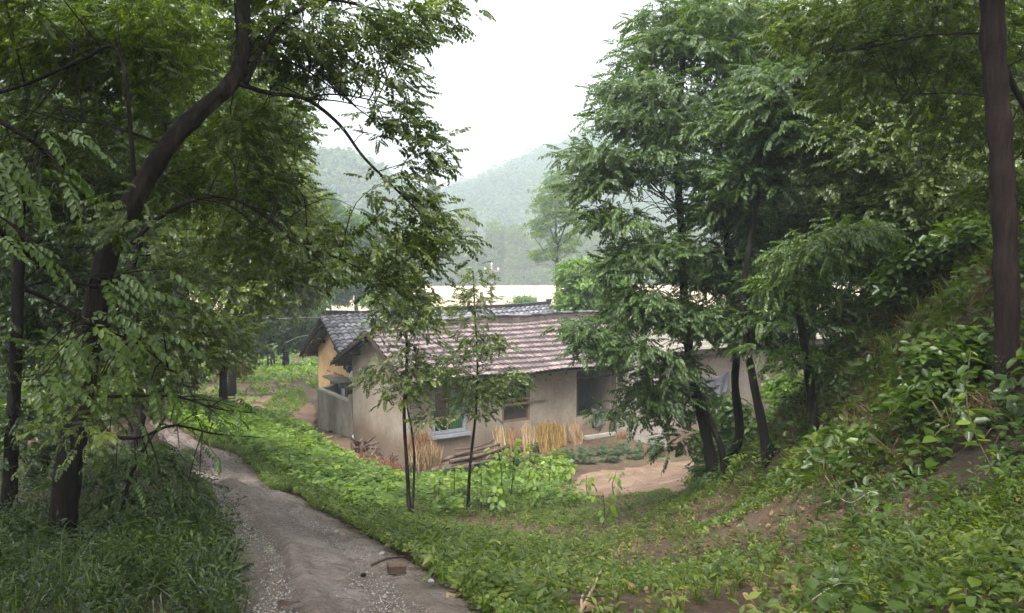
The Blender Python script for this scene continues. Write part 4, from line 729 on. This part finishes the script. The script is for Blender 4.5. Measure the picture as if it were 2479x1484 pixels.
# ------------------------------------------------------------------ buildings
def plane_hit(px, py, P0, nrm): r = ray(px, py); return r*(P0 @ nrm)/(r @ nrm)
def front(px, py, b=0): q = plane_hit(px, py, HP(0, b), N_)-C0; return q @ U, q[2]        # (along, up) on the house front plane
def wall_grid(org, du, dz, dn, L_, Hh, holes, th=.25, m='plaster', parent=None, name='wall', uv=False):
    us = sorted({0, L_, *[h[0] for h in holes], *[h[1] for h in holes]}); zs = sorted({0, Hh, *[h[2] for h in holes], *[h[3] for h in holes]})
    V = [org+du*a+dz*c for c in zs for a in us]; n = len(us); Fc = []
    for j in range(len(zs)-1):
        for i in range(n-1):
            cu, cz = (us[i]+us[i+1])/2, (zs[j]+zs[j+1])/2
            if any(h[0] < cu < h[1] and h[2] < cz < h[3] for h in holes): continue
            Fc.append((j*n+i, j*n+i+1, (j+1)*n+i+1, (j+1)*n+i))
    b = bmesh.new(); vs = [b.verts.new(v) for v in V]; b.verts.ensure_lookup_table()
    for f in Fc: b.faces.new([vs[k] for k in f])
    for v in [v for v in b.verts if not v.link_faces]: b.verts.remove(v)
    r = bmesh.ops.extrude_face_region(b, geom=b.faces[:]); bmesh.ops.translate(b, vec=Vector(dn*th), verts=[e for e in r['geom'] if isinstance(e, bmesh.types.BMVert)])
    bmesh.ops.recalc_face_normals(b, faces=b.faces[:])
    me = bpy.data.meshes.new(name)
    if uv:
        L2 = b.loops.layers.uv.new('UVMap')
        for f in b.faces:
            for l in f.loops: d = np.array(l.vert.co)-org; l[L2].uv = (d @ du+d @ dn, d[2])
    b.to_mesh(me); b.free(); return link(name, me, M[m], parent)
house = empty('farmhouse', C0, 'grey plastered farmhouse with a pink cement tile roof in the centre', 'house', rz=0)
BAS = -.6                                                     # walls go into the ground
w1 = [*front(1047,948), *front(1124,1040)]; w1 = (w1[0], w1[2], w1[3]-BAS, w1[1]-BAS)
w2 = [*front(1215,930), *front(1283,1016)]; w2 = (w2[0], w2[2], w2[3]-BAS, w2[1]-BAS)
w3 = [*front(1396,893), *front(1478,1000)]; w3 = (w3[0], w3[2], w3[3]-BAS, w3[1]-BAS)
w4 = [*front(1420,1062), *front(1478,1080)]; w4 = (w4[0], w4[2], w4[3]-BAS, w4[1]-BAS)
v1 = [*front(1434,1028), *front(1441,1036)]; v1 = (v1[0], v1[2], v1[3]-BAS, v1[1]-BAS)
WH = 2.74; RH = 3.79; SL = .43; OV = .42; EF, EB = .75, .95; RB_ = WID*.5
wall_grid(HP(0, 0, BAS), U, K, N_, LEN, WH-BAS, [w1, w2, w3, w4, v1], .25, parent=house)
wall_grid(HP(0, WID-.25, BAS), U, K, N_, LEN, WH-BAS, [], .25, parent=house)
def gable(a, th, name, m, par, hp, W, wh, rh, bas=-.6, b0=0.):
    mb = MB(); pr = [(b0, bas), (b0+W, bas), (b0+W, wh), (b0+W/2, rh), (b0, wh)]
    V = [hp(a, b, z) for b, z in pr]+[hp(a+th, b, z) for b, z in pr]
    mb.add(V, [(0,1,2,3,4),(9,8,7,6,5)]+[(i, i+5, (i+1) % 5+5, (i+1) % 5) for i in range(5)]); return mb.build(name, M[m], par)
gable(-.003, .25, 'gable_wall', 'plaster', house, HP, WID, WH+.06, RH-.10)
gable(LEN-.25, .253, 'gable_wall', 'plaster', house, HP, WID, WH+.06, RH-.10)
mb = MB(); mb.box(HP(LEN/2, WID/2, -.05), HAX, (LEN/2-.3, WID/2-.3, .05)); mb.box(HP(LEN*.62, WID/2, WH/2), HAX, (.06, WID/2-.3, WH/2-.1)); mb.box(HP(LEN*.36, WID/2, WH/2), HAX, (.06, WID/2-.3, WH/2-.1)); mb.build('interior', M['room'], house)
# tiled roofs
def roof_side(hp, a0, a1, br, rh, be, sl, course, amp, per, thick, tints, step, nper=6, col=False):
    """rows of tiles from ridge (b=br) to eave (b=be); real steps and waves"""
    V = []; T = []; s = 1 if be > br else -1; run = abs(be-br); nc = int(run/course)+1; c = run/nc; na = int((a1-a0)/per*nper)+1; A_ = np.linspace(a0, a1, na); rows = 0
    ph = (A_-a0)/per*2*math.pi
    if col: wave = amp*np.abs(np.sin(ph/2))**.7*1.2
    else: wave = amp*np.sin(ph)
    tr = rng.uniform(0, 1, (nc, int((a1-a0)/per)+2)); ci = np.minimum(((A_-a0)/per).astype(int), tr.shape[1]-1)
    for k in range(nc):
        for e in (0, .2, .9, 1):
            b = br+s*c*(k+e); z = rh-sl*c*(k+e)+step*e+(thick)
            sag = .02*np.sin(A_*.7+1)+.012*np.sin(A_*2.1+k)
            jit = .011*np.sin(ci*12.9+k*78.2)
            P = np.array([hp(a, b, 0) for a in A_]); P[:, 2] += z+wave+sag+jit; V.append(P); T.append(np.clip(tints[0]+tints[1]*tr[k][ci]-(.8 if e in (0, 1) else 0), 0, 1)); rows += 1  # shadow line at each tile lap painted into the tint, plus lap dirt
    V = np.vstack(V); T = np.concatenate(T); ii = (np.arange(rows-1)[:, None]*na+np.arange(na-1)[None]).ravel()
    return V, np.stack([ii, ii+1, ii+na+1, ii+na], 1), T
def roof_mesh(name, m, par, sides_):
    V = np.vstack([s[0] for s in sides_]); Fs = []; o = 0
    for s in sides_: Fs.append(s[1]+o); o += len(s[0])
    ob = link(name, mesh_np(name, V, np.vstack(Fs), np.concatenate([s[2] for s in sides_])), M[m], par)
    so_ = ob.modifiers.new('thick', 'SOLIDIFY'); so_.thickness = .02; so_.offset = -1; return ob
A1 = LEN+.75
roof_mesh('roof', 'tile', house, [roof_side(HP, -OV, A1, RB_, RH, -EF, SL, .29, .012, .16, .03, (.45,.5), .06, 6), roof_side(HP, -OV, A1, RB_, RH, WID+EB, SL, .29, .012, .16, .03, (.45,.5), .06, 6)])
def underside(hp, a0, a1, br, rh, bes, sl, par, drop=.05, zoff=0):
    mb = MB()
    for be in bes:
        s = 1 if be > br else -1; run = abs(be-br); ln = math.hypot(run, run*sl); d = (s*(hp(0,1)-hp(0,0))-K*sl); d /= np.linalg.norm(d); nn = np.cross(U, d); nn /= np.linalg.norm(nn)
        if nn[2] < 0: nn = -nn
        c = hp((a0+a1)/2, br, rh)+d*ln/2-nn*drop; mb.box(c, np.array([U, d, nn]), ((a1-a0)/2-.01, ln/2-.03, .015))
        for a in np.arange(a0+.15, a1, .6): mb.box(hp(a, br, rh)+d*ln/2-nn*(drop+.055), np.array([U, d, nn]), (.03, ln/2-.05, .038))
        for f in (.15, .5, .85): mb.box(hp((a0+a1)/2, br, rh)+d*ln*f-nn*(drop+.15), np.array([U, d, nn]), ((a1-a0)/2-.06, .045, .055))
    return mb.build('rafters', M['darkwood'], par)
underside(HP, -OV, A1, RB_, RH, (-EF, WID+EB), SL, house)
mb = MB(); mb.box(HP((A1-OV)/2+.1, RB_, RH+.13), HAX, ((A1+OV)/2-.15, .10, .11)); mb.build('ridge', M['ridge'], house)
mb = MB()
for i, a in enumerate(np.arange(-OV+.1, A1-.1, .22)): mb.box(HP(a+.1, RB_, RH+.262+.01*math.sin(a*2)), HAX, (.105, .13, .02), rng.random())
mb.build('ridge_tiles', M['slate'], house)
for a in (-OV-.012, A1+.012):
    for be in (-EF, WID+EB):
        mb = MB(); s = 1 if be > RB_ else -1; d = s*N_-K*SL; run = abs(be-RB_); mb.add([HP(a, RB_, RH-.13), HP(a, RB_, RH+.02), HP(a, be, RH-SL*run+.02), HP(a, be, RH-SL*run-.10)]+[HP(a+.02, RB_, RH-.13), HP(a+.02, RB_, RH+.02), HP(a+.02, be, RH-SL*run+.02), HP(a+.02, be, RH-SL*run-.10)], [(0,1,2,3),(7,6,5,4),(0,3,7,4),(1,5,6,2),(2,6,7,3),(0,4,5,1)]); mb.build('barge_board', M['darkwood'], house)
def frame_rect(mb, a0, a1, z0, z1, w_, d, b=0, hp=HP):       # four bars butted end to end
    mb.box(hp((a0+a1)/2, b, z0+w_/2), HAX, ((a1-a0)/2, d, w_/2)); mb.box(hp((a0+a1)/2, b, z1-w_/2), HAX, ((a1-a0)/2, d, w_/2))
    for a in (a0+w_/2, a1-w_/2): mb.box(hp(a, b, (z0+z1)/2), HAX, (w_/2, d, (z1-z0)/2-w_))
def Z(w): return w[0], w[1], w[2]+BAS, w[3]+BAS
a0, a1, z0, z1 = Z(w1); mb = MB(); frame_rect(mb, a0-.03, a1+.03, z0-.03, z1+.03, .085, .05, -.0); win = mb.build('window', M['frame'], house)
mb = MB(); mb.box(HP((a0+a1)/2, -.06, z0-.10), HAX, ((a1-a0)/2+.14, .09, .05)); mb.build('sill', M['frame'], win)
mb = MB(); zm = z0+(z1-z0)*.36
mb.box(HP((a0+a1)/2, .0, zm), HAX, ((a1-a0)/2-.05, .03, .022)); mb.box(HP(a0+(a1-a0)*.46, .002, (z0+zm)/2), HAX, (.018, .028, (zm-z0)/2-.03)); mb.box(HP(a0+(a1-a0)*.46, .002, (z1+zm)/2), HAX, (.018, .028, (z1-zm)/2-.05)); mb.build('muntin', M['palewood'], win)
mb = MB(); cu = []; 
for i in range(40):
    t = i/39; a = a0+(a1-a0)*(.55+.42*t); cu.append((a, .055+.02*math.sin(t*40)))
V = [HP(a, b, z0+.03) for a, b in cu]+[HP(a, b, z1-.03) for a, b in cu]; mb.add(V, [(i, i+1, i+41, i+40) for i in range(39)]); cu_ = mb.build('curtain', M['green'], win, True)
m_ = cu_.modifiers.new('thick', 'SOLIDIFY'); m_.thickness = .004
gm, gt, gb, gN, gL = nodes('window_glass'); tr_ = gN.new('ShaderNodeBsdfTransparent'); gs_ = gN.new('ShaderNodeBsdfGlossy'); gs_.inputs['Roughness'].default_value = .05; mx_ = gN.new('ShaderNodeMixShader'); mx_.inputs[0].default_value = .06
gL(tr_.outputs[0], mx_.inputs[1]); gL(gs_.outputs[0], mx_.inputs[2]); gL(mx_.outputs[0], gN['Material Output'].inputs[0])
mb = MB(); mb.box(HP((a0+a1)/2, .02, (z0+z1)/2), HAX, ((a1-a0)/2-.06, .003, (z1-z0)/2-.06)); mb.build('pane', gm, win)
a0, a1, z0, z1 = Z(w2); mb = MB(); zt = z0+(z1-z0)*.60; frame_rect(mb, a0, a1, z0, zt, .07, .05, .05); mb.box(HP((a0+a1)/2+.05, -.07, z0+(zt-z0)*.78), HAX, ((a1-a0)/2-.02, .03, .03)); mb.box(HP(a1+.25, -.04, z0+(zt-z0)*.80), HAX, (.32, .025, .022)); frm = mb.build('window_frame', M['redwood'], house)
mb = MB()
for k in range(7): mb.box(HP((a0+a1)/2, .12+.004*(k % 2), z0+.1+k*(zt-z0-.16)/7), HAX, ((a1-a0)/2-.06, .012, .045)); 
mb.build('shutter', M['darkwood'], frm)
mb = MB(); a0, a1, z0, z1 = Z(w3); mb.box(HP((a0+a1)/2, .06, z1-.04), HAX, ((a1-a0)/2, .08, .04)); mb.box(HP((a0+a1)/2, .04, z0+(z1-z0)*.80), HAX, ((a1-a0)/2, .04, .03)); mb.box(HP(a0+.04, .06, (z0+z1)/2), HAX, (.035, .05, (z1-z0)/2-.09)); mb.build('door_frame', M['darkwood'], house)
a0, a1, z0, z1 = Z(w4); mb = MB(); mb.box(HP((a0+a1)/2, -.05, z1+.06), HAX, ((a1-a0)/2+.12, .10, .055)); mb.build('lintel', M['coping'], house)
# grey cloth hanging over the opening's ledge
def drape(P0, du, L_, h, m, name, label, par=None, fold=.03, sag=.1, cat='cloth', nf=5, n=30, k=16, thick=.006, out=None):
    V = []; out = -N_ if out is None else out
    for j in range(k+1):
        for i in range(n+1):
            t = i/n; s = j/k; x_ = t-.5
            V.append(P0+du*(L_*(t-.5)*(1-.25*s*s)+L_/2)+out*(.02+fold*s*(1+math.sin(t*nf*6.28+s*2)))-K*(h*s+sag*(1-4*x_*x_)*(1-.3*s)))
    Fc = [(j*(n+1)+i, j*(n+1)+i+1, (j+1)*(n+1)+i+1, (j+1)*(n+1)+i) for j in range(k) for i in range(n)]
    o = link(name, mesh_np(name, V, Fc, smooth_=True), M[m], par); s_ = o.modifiers.new('thick', 'SOLIDIFY'); s_.thickness = thick
    return tag(o, label, cat)
qa = front(1430,985); drape(HP(qa[0], -.03, qa[1]), U, .42, .62, 'cloth', 'hanging_cloth', 'dark grey cloth hanging out over the ledge of the big dark opening')
# block shed: side wall coming toward the lane, then a long wall to the right
SLX = 2.3
shed = empty('block_shed', HP(LEN+.02, -SLX), 'long grey block shed with a flat roof joined to the right of the farmhouse', 'shed')
wall_grid(HP(LEN+.02, -SLX, -.8), N_, K, U, SLX-.01, 3.75, [], .22, 'blocks', shed, 'wall', True)
wall_grid(HP(LEN+.26, -SLX, -.8), U, K, N_, 9.2, 3.75, [], .22, 'plaster', shed, 'wall', True)
wall_grid(HP(LEN+9.48, -SLX, -.8), N_, K, U, 5.5, 3.75, [], .22, 'blocks', shed, 'wall', True)
mb = MB(); mb.box(HP(LEN+4.9, .6, 3.03), HAX, (5.0, 3.15, .07)); mb.build('roof', M['concrete'], shed)
mb = MB(); mb.box(HP(LEN+4.9, -SLX-.262, 3.02), HAX, (5.0, .02, .10)); mb.build('fascia', M['darkwood'], shed)
shq = lambda px, py: (plane_hit(px, py, HP(0, -SLX), N_)-C0)
for (px0, px1, pyy, h, m, lb, sg, nf) in [(1845,1965,900,.55,'sheet','pale plastic sheet drooping in folds on the shed wall',.55,4),(1905,1950,935,.75,'cloth','grey rag hanging below the pale plastic sheet',.1,2),(1985,2045,905,.7,'sheet','narrow pale sheet hanging at the right end of the shed wall',.12,3),(1690,1760,905,.75,'cloth','blue grey sheet hanging behind the feathery trunks',.15,3)]:
    q = shq(px0, pyy); q2 = shq(px1, pyy); drape(HP(q @ U, -SLX-.05, q[2]), U, (q2-q) @ U, h, m, 'plastic_sheet' if m == 'sheet' else 'hanging_rag', lb, cat='sheet' if m == 'sheet' else 'rag', sag=sg, nf=nf, fold=.05)
# mud house behind
mh0 = HP(.7, 5.8); 
def MP(a, b, z=0): return mh0+a*U+b*N_+z*K
mud = empty('mud_house', mh0, 'yellow mud walled house with a curved grey tile roof behind the farmhouse', 'house')
W2 = 4.2; L2 = 9.3; R2 = 3.74; S2 = .62; WH2 = R2-S2*W2/2-.05
gable(0, .35, 'gable_wall', 'adobe', mud, MP, W2, WH2, R2-.12); gable(L2-.35, .35, 'gable_wall', 'adobe', mud, MP, W2, WH2, R2-.12)
wall_grid(MP(.36, .003, -.6), U, K, N_, L2-.72, WH2+.55, [], .3, 'adobe', mud); wall_grid(MP(.36, W2-.303, -.6), U, K, N_, L2-.72, WH2+.55, [], .3, 'adobe', mud)
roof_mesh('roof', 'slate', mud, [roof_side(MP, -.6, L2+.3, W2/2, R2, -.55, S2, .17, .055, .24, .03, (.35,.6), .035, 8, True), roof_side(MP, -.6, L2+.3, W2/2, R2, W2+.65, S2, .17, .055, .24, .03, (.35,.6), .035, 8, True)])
underside(MP, -.6, L2+.3, W2/2, R2, (-.55, W2+.65), S2, mud)
mb = MB(); aa = np.linspace(-.58, L2+.28, 50)
for i in range(49):
    e = max(0, (abs(aa[i]-(L2/2))-(L2/2-.9)))*.06; mb.box(MP((aa[i]+aa[i+1])/2, W2/2, R2+.12+e), HAX, ((aa[1]-aa[0])/2-.004, .08, .07+rng.uniform(0, .01)), rng.uniform(0, .15))
mb.box(MP(L2+.22, W2/2, R2+.275), HAX, (.10, .07, .06), .1); mb.build('ridge', M['slate'], mud)
# pegs on the mud wall with a small dish
for i, (px, py, l, lb) in enumerate([(812,897,.35,'short wooden pole pushed into the mud wall under the eave'),(830,903,.45,'longer wooden pole pushed into the mud wall'),(845,907,.25,'stub of a pole in the mud wall beside the dish')]):
    q = plane_hit(px, py, MP(0, 0), U); loose_stick([q-U*.25+N_*l*.5, q-U*.25, q-U*.25-N_*l*.5], .025, lb, 'wood', 'pole', 'wall_pole', 'poles in the mud wall')
    mb = MB()
q = at(857,910,29.2); dn = np.array([-.35,-.9,.25]); dn /= np.linalg.norm(dn); dish = empty('satellite_dish', q, 'small white satellite dish fixed beside the farmhouse gable', 'satellite dish')
ax = np.cross(dn, K); ax /= np.linalg.norm(ax); ay = np.cross(ax, dn); mb = MB(); V = [q]; Fc = []
for r_ in range(1, 5):
    for j in range(20): t = 2*math.pi*j/20; V.append(q+(ax*math.cos(t)*.15+ay*math.sin(t)*.19)*r_/4+dn*.06*(r_/4)**2)
Fc += [(0, 1+j, 1+(j+1) % 20) for j in range(20)]+[(1+r_*20+j, 1+(r_+1)*20+j, 1+(r_+1)*20+(j+1) % 20, 1+r_*20+(j+1) % 20) for r_ in range(3) for j in range(20)]
mb.add(V, Fc); o = mb.build('bowl', M['white'], dish, True); s_ = o.modifiers.new('thick', 'SOLIDIFY'); s_.thickness = .008
mb = MB(); mb.tube([q-ay*.17+dn*.05, q-ay*.1+dn*.2, q+dn*.22], .008, 5); mb.tube([q, q-dn*.15, q-dn*.2-ay*.3], .015, 6); mb.build('bracket', M['frame'], dish)
# courtyard wall
yw = empty('courtyard_wall', HP(0, WID), 'stained concrete yard wall with pale coping left of the farmhouse gable', 'wall')
p0 = HP(.02, WID+.12); p1 = at(770,1046,29.9); p1[2] = C0[2]; d = p1-p0; d[2] = 0; L_ = np.linalg.norm(d); d /= L_; nn = np.array([-d[1], d[0], 0]); nn = nn if nn[1] > 0 else -nn
def slab(mb, q0, q1, zl0, zl1, zt0, zt1, n_, th): mb.add([q0+K*zl0, q1+K*zl1, q1+K*zt1, q0+K*zt0, q0+n_*th+K*zl0, q1+n_*th+K*zl1, q1+n_*th+K*zt1, q0+n_*th+K*zt0], [(0,1,2,3),(7,6,5,4),(0,4,5,1),(3,2,6,7),(0,3,7,4),(1,5,6,2)])
mb = MB(); slab(mb, p0+d*.15, p1, -.5, -.5, 1.13, 1.42, nn, .15); mb.build('wall', M['concrete'], yw)
mb = MB(); slab(mb, p0+d*.18-nn*.02, p1-d*.05-nn*.02, 1.135, 1.405, 1.20, 1.47, nn, .19); mb.build('coping', M['coping'], yw)
mb = MB(); mb.box(p0+d*.05+nn*.07+K*.45, np.array([d, nn, K]), (.10, .11, .95)); mb.build('pillar', M['concrete'], yw)
p2 = p1+(MP(0, W2*.35)-p1)*.95; p2[2] = C0[2]; d2 = p2-p1; d2 /= np.linalg.norm(d2); n2 = np.array([d2[1], -d2[0], 0])
mb = MB(); slab(mb, p1+nn*.16, p2, -.5, -.5, 1.45, 1.45, n2, .15); mb.build('wall', M['concrete'], yw)
# lean-to hutch in the yard
q = at(828,927,31.0); q[2] = -5.05; hut = empty('yard_hutch', (q[0], q[1], C0[2]), 'small hutch with a dark slab roof and faded blue door inside the yard wall', 'hutch')
mb = MB(); mb.box(q+U*.15, np.array([N_, U, K]) @ np.eye(3), (1.0, .55, .035)); mb.build('roof', M['concrete'], hut)
mb = MB(); qc = q.copy(); qc[2] = (q[2]+C0[2])/2-.02; mb.box(qc+U*.25+K*0, np.array([N_, U, K]), (.85, .4, (q[2]-C0[2])/2-.02)); mb.build('body', M['wood'], hut)
mb = MB(); mb.box(qc-U*.17+K*.42+N_*-.05, np.array([N_, U, K]), (.35, .015, .26)); mb.build('door', M['blue_paint'], hut)
for s_ in (-.62, -.42): mb = MB(); mb.box(qc-U*.17+K*.45+N_*s_, np.array([N_, U, K]), (.07, .012, .12)); mb.build('window', M['white'], hut)
# ------------------------------------------------------------------ straw, logs, stumps along the house front
def strands(n, b0, b1, top, r, spread=.1, tb=.5, flatr=.5):
    V = []; Fc = []; T = []
    for i in range(n):
        s = b0+(b1-b0)*rng.random()+rng.normal(0, spread*.5, 3)*np.array([1, 1, .1]); e = top+(s-(b0+b1)/2)*flatr+rng.normal(0, spread, 3); e = e+(e-s)*rng.uniform(-.38, .08); m_ = (s+e)/2+rng.normal(0, spread*.5, 3)
        w_ = np.array([rng.normal(), rng.normal(), 0]); w_ /= np.linalg.norm(w_)+1e-9; w_ *= r; o = len(V)
        V += [s-w_, s+w_, m_+w_, m_-w_, e+w_*.5, e-w_*.5]; Fc += [(o,o+1,o+2,o+3),(o+3,o+2,o+4,o+5)]; T += [np.clip(tb+rng.normal(0, .25), 0, 1)]*6
    return np.array(V), np.array(Fc), np.array(T)
def bundle(label, px0, px1, pyb, pyt, n, m, off=.55, spread=.06, r=.008, group='straw leaning on the house front', fl=.8, name='straw_bundle', lean=.25, cat='straw', tb=.5):
    s0, s1 = front(px0, pyb, -off), front(px1, pyb, -off); zt = front((px0+px1)/2, pyt, -off+.2)[1]
    b0 = HP(s0[0], -off, -.02); b1 = HP(s1[0], -off, -.02); top = (b0+b1)/2; top = top+K*zt+N_*lean
    V, Fc, T = strands(n, b0, b1, top, r, spread, tb, fl); return tag(link(name, mesh_np(name, V, Fc, T), M[m]), label, cat, group)
bundle('loose fan of reddish straw at the near corner of the house', 1000, 1045, 1132, 1050, 900, 'brush', .5, .10, .008, fl=.9, tb=.6)
bundle('pale straw heap spilling beside the reddish fan', 1005, 1062, 1138, 1082, 700, 'straw', .75, .12, .008, fl=1.0, lean=.1)
bundle('upright pale stalk bundle at the left end of the straw row', 1207, 1230, 1100, 1034, 300, 'straw', .5, .06, .010, fl=.7, tb=.75)
bundle('brown upright stalk bundle between the pale ones', 1239, 1262, 1098, 1042, 480, 'brush', .48, .06, .010, fl=.8, tb=.85)
bundle('pale stalk bundle next to the golden stack', 1272, 1298, 1096, 1032, 360, 'straw', .5, .06, .010, fl=.7, tb=.7)
bundle('golden thatch stack with a smooth rounded front', 1312, 1366, 1092, 1030, 2200, 'goldstraw', .52, .09, .009, fl=.85)
bundle('slanting reed bundle propped on the right of the golden stack', 1388, 1408, 1085, 1026, 420, 'straw', .6, .05, .010, fl=1.3, lean=.2)
bundle('flat reddish brush pile in the corner by the block wall', 1492, 1545, 1078, 1046, 500, 'brush', .5, .10, .008, fl=.5, lean=.15, name='brush_pile', cat='brush pile', group='brush piles')
def log_(a0, b0, z0, a1, b1, z1, r, label): mb = MB(); q = spline([HP(a0, b0, z0), HP((a0+a1)/2, (b0+b1)/2+rng.normal(0, .05), (z0+z1)/2+rng.normal(0, .03)), HP(a1, b1, z1)], 9); mb.tube(q, np.linspace(r, r*.75, 9)*rng.uniform(.92, 1.08, 9), 9); tag(mb.build('log', M['log'], sm=True), label, 'log', 'logs piled along the house front')
sL = front(1040,1140,-.8)[0]; sR = front(1215,1095,-.6)[0]
L_ = sR-sL
for i, (f0, f1, bb0, bb1, zz0, zz1, r, lb) in enumerate([(0,.95,-.95,-.75,.06,.12,.075,'lowest log of the pile touching the soil'),(.1,1.05,-.75,-.6,.08,.25,.07,'log lying behind the lowest one'),(.05,.8,-1.1,-.9,.05,.07,.055,'front log of the pile'),
    (.25,1.1,-.85,-.6,.2,.34,.07,'long log sloping up to the right on the pile'),(.35,1.0,-.7,-.45,.33,.40,.05,'thin top log of the pile'),(.15,.75,-.6,-.5,.18,.2,.06,'log against the wall behind the pile'),(.4,.95,-.45,-.35,.43,.52,.035,'thin pole resting on the top log near the wall'),(.0,.5,-.8,-1.15,.14,.04,.04,'crossing stick at the left end of the log pile')]):
    log_(sL+L_*f0, bb0, zz0, sL+L_*f1, bb1, zz1, r, lb)
def stump(px, py, s, label, n=9):
    q = np.array(G(px, py)); t = empty('tree_stump', q, label, 'stump', 'dug up stumps below the gable'); b = bmesh.new(); bmesh.ops.create_icosphere(b, subdivisions=3, radius=s*.6)
    for v in b.verts: c = v.co.normalized(); v.co *= 1+.22*math.sin(c.x*5+px)+.18*math.sin(c.y*7+c.z*4)+random.uniform(-.06, .06)
    me = bpy.data.meshes.new('body'); b.to_mesh(me); b.free(); o = link('body', me, M['log']); o.location = tuple(q+K*s*.4); o.parent = t; o.matrix_parent_inverse = Matrix.Translation(-Vector(q))
    for i in range(n):
        a = i*2.4+rng.uniform(-.3, .3); e = rng.uniform(.0, .9); dd = np.array([math.cos(a)*math.cos(e), math.sin(a)*math.cos(e), math.sin(e)]); mb = MB()
        c = q+K*s*.4; mb.tube(spline([c+dd*s*.35, c+dd*s*.75+rng.normal(0, .06*s, 3), c+dd*s*rng.uniform(1.0, 1.4)+rng.normal(0, .1*s, 3)], 7), np.linspace(s*.17, s*.05, 7), 7); mb.build('root', M['log'], t, True)
stump(873,1098,.42,'large knobbly stump lying next to the yard wall'); stump(898,1112,.26,'small stump between the two bigger ones',7); stump(936,1130,.34,'spiky stump nearest the house corner')
mb_q = G(905,1130); V, Fc, T = strands(700, np.array(G(865,1115)), np.array(G(965,1150)), np.array(G(915,1130))+K*.12, .009, .16, .4, .9); tag(link('brush_pile', mesh_np('brush_pile', V, Fc, T), M['brush']), 'reddish twigs and bark scattered under the stumps', 'brush pile', 'brush piles')
V, Fc, T = strands(700, np.array(G(528,925)), np.array(G(590,925)), at(558,884,G(560,925)[1]), .02, .22, .5, .8); tag(link('brush_pile', mesh_np('brush_pile', V, Fc, T), M['brush']), 'orange brown brush heap under the trees left of the far lane', 'brush pile', 'brush piles')
for i, (px, lb) in enumerate([(649,'left post of the small gate beside the far lane'),(657,'middle post of the small gate beside the far lane'),(664,'right post of the small gate beside the far lane')]):
    q = np.array(G(px, 893)); loose_stick([q, q+K*.9, q+K*1.75], .06, lb, 'bark', 'post', 'wooden_post', 'posts by the far lane')
# bits at the yard wall foot
rock(795,1062,.14,'yellowish sack like stone at the foot of the yard wall','palewood','stone',(1.3,.6,.35)); rock(803,1047,.13,'round dark stone under the yard wall','bark')
q = np.array(G(852,1052)); mb = MB(); q = at(854,1046,28.2); q[2] = H1(q[0], q[1]); mb.tube([q, q+K*.13, q+K*.17, q+K*.23], [.04,.04,.02,.015], 9); tag(mb.build('bottle', M['white'], sm=True), 'white plastic bottle standing against the yard wall', 'bottle')
# bent sticks over the soil bed
hp_ = [(1410,1172),(1440,1168),(1470,1160),(1500,1158),(1530,1152),(1570,1150),(1600,1148),(1640,1140),(1675,1138),(1700,1134),(1480,1185),(1530,1180),(1590,1172),(1650,1160),(1560,1128),(1590,1124),(1670,1120)]
for k_, (px, py) in enumerate(sorted(hp_)):
    q = np.array(G(px, py)); dd = np.array([.55, -.55, 0])*rng.uniform(.5, .8); mb = MB(); mb.tube(spline([q-K*.03, q+dd*.25+K*.20, q+dd*.7+K*.17, q+dd], 9), .007, 5)
    tag(mb.build('bent_stick', M['rope'], sm=True), '%s pale bent stick from the left over the bare soil bed' % ORD[k_], 'stick', 'bent sticks on the soil bed')
# wires, pole
def wire(pts, r, label, m='rope'): mb = MB(); mb.tube(spline(pts, 24), r, 5); tag(mb.build('cable', M[m], sm=True), label, 'cable')
wire([A(1470,800,17),A(1740,578,14),A(1990,340,11.5)], .009, 'pale cable running diagonally up in front of the feathery trees')
q1 = MP(-.5, W2/2+.3, R2-.8); wire([A(690,870-40,40),A(735,813,37),q1], .015, 'pale sagging cable tied below the mud house gable'); wire([A(670,772,40),A(760,768,38),MP(-.5, W2/2, R2-.1)], .012, 'upper straight cable reaching the mud house ridge')
qb = at(1190,720,98); qb[2] = H1(qb[0], qb[1]); qt = at(1190,643,98); pole = empty('utility_pole', qb, 'slim utility pole with one crossarm standing before the river', 'utility pole')
mb = MB(); mb.tube([qb, (qb+qt)/2, qt], [.16,.14,.11], 8); mb.build('pole', M['concrete'], pole, True)
mb = MB(); mb.box(qt-K*.6, XYZ, (.85, .06, .06)); mb.build('crossarm', M['concrete'], pole)
for dx in (-.75, 0, .75):
    z_ = .1 if dx == 0 else -.45; mb = MB(); mb.tube([qt+XYZ[0]*dx+K*(z_-.05), qt+XYZ[0]*dx+K*(z_+.1), qt+XYZ[0]*dx+K*(z_+.22)], [.05,.09,.05], 7); mb.build('insulator', M['white'], pole)
# ------------------------------------------------------------------ haze
hz = bpy.data.materials.new('haze'); hz.use_nodes = True; t = hz.node_tree; t.nodes.clear(); o_ = t.nodes.new('ShaderNodeOutputMaterial'); v_ = t.nodes.new('ShaderNodeVolumePrincipled')
v_.inputs['Density'].default_value = HAZE; v_.inputs['Color'].default_value = (.80,.91,1,1); v_.inputs['Anisotropy'].default_value = .2; t.links.new(v_.outputs[0], o_.inputs['Volume'])
mb = MB(); mb.box((0, 300, 42), XYZ, (430, 335, 55)); h_ = mb.build('haze', hz); tag(h_, kind='stuff')
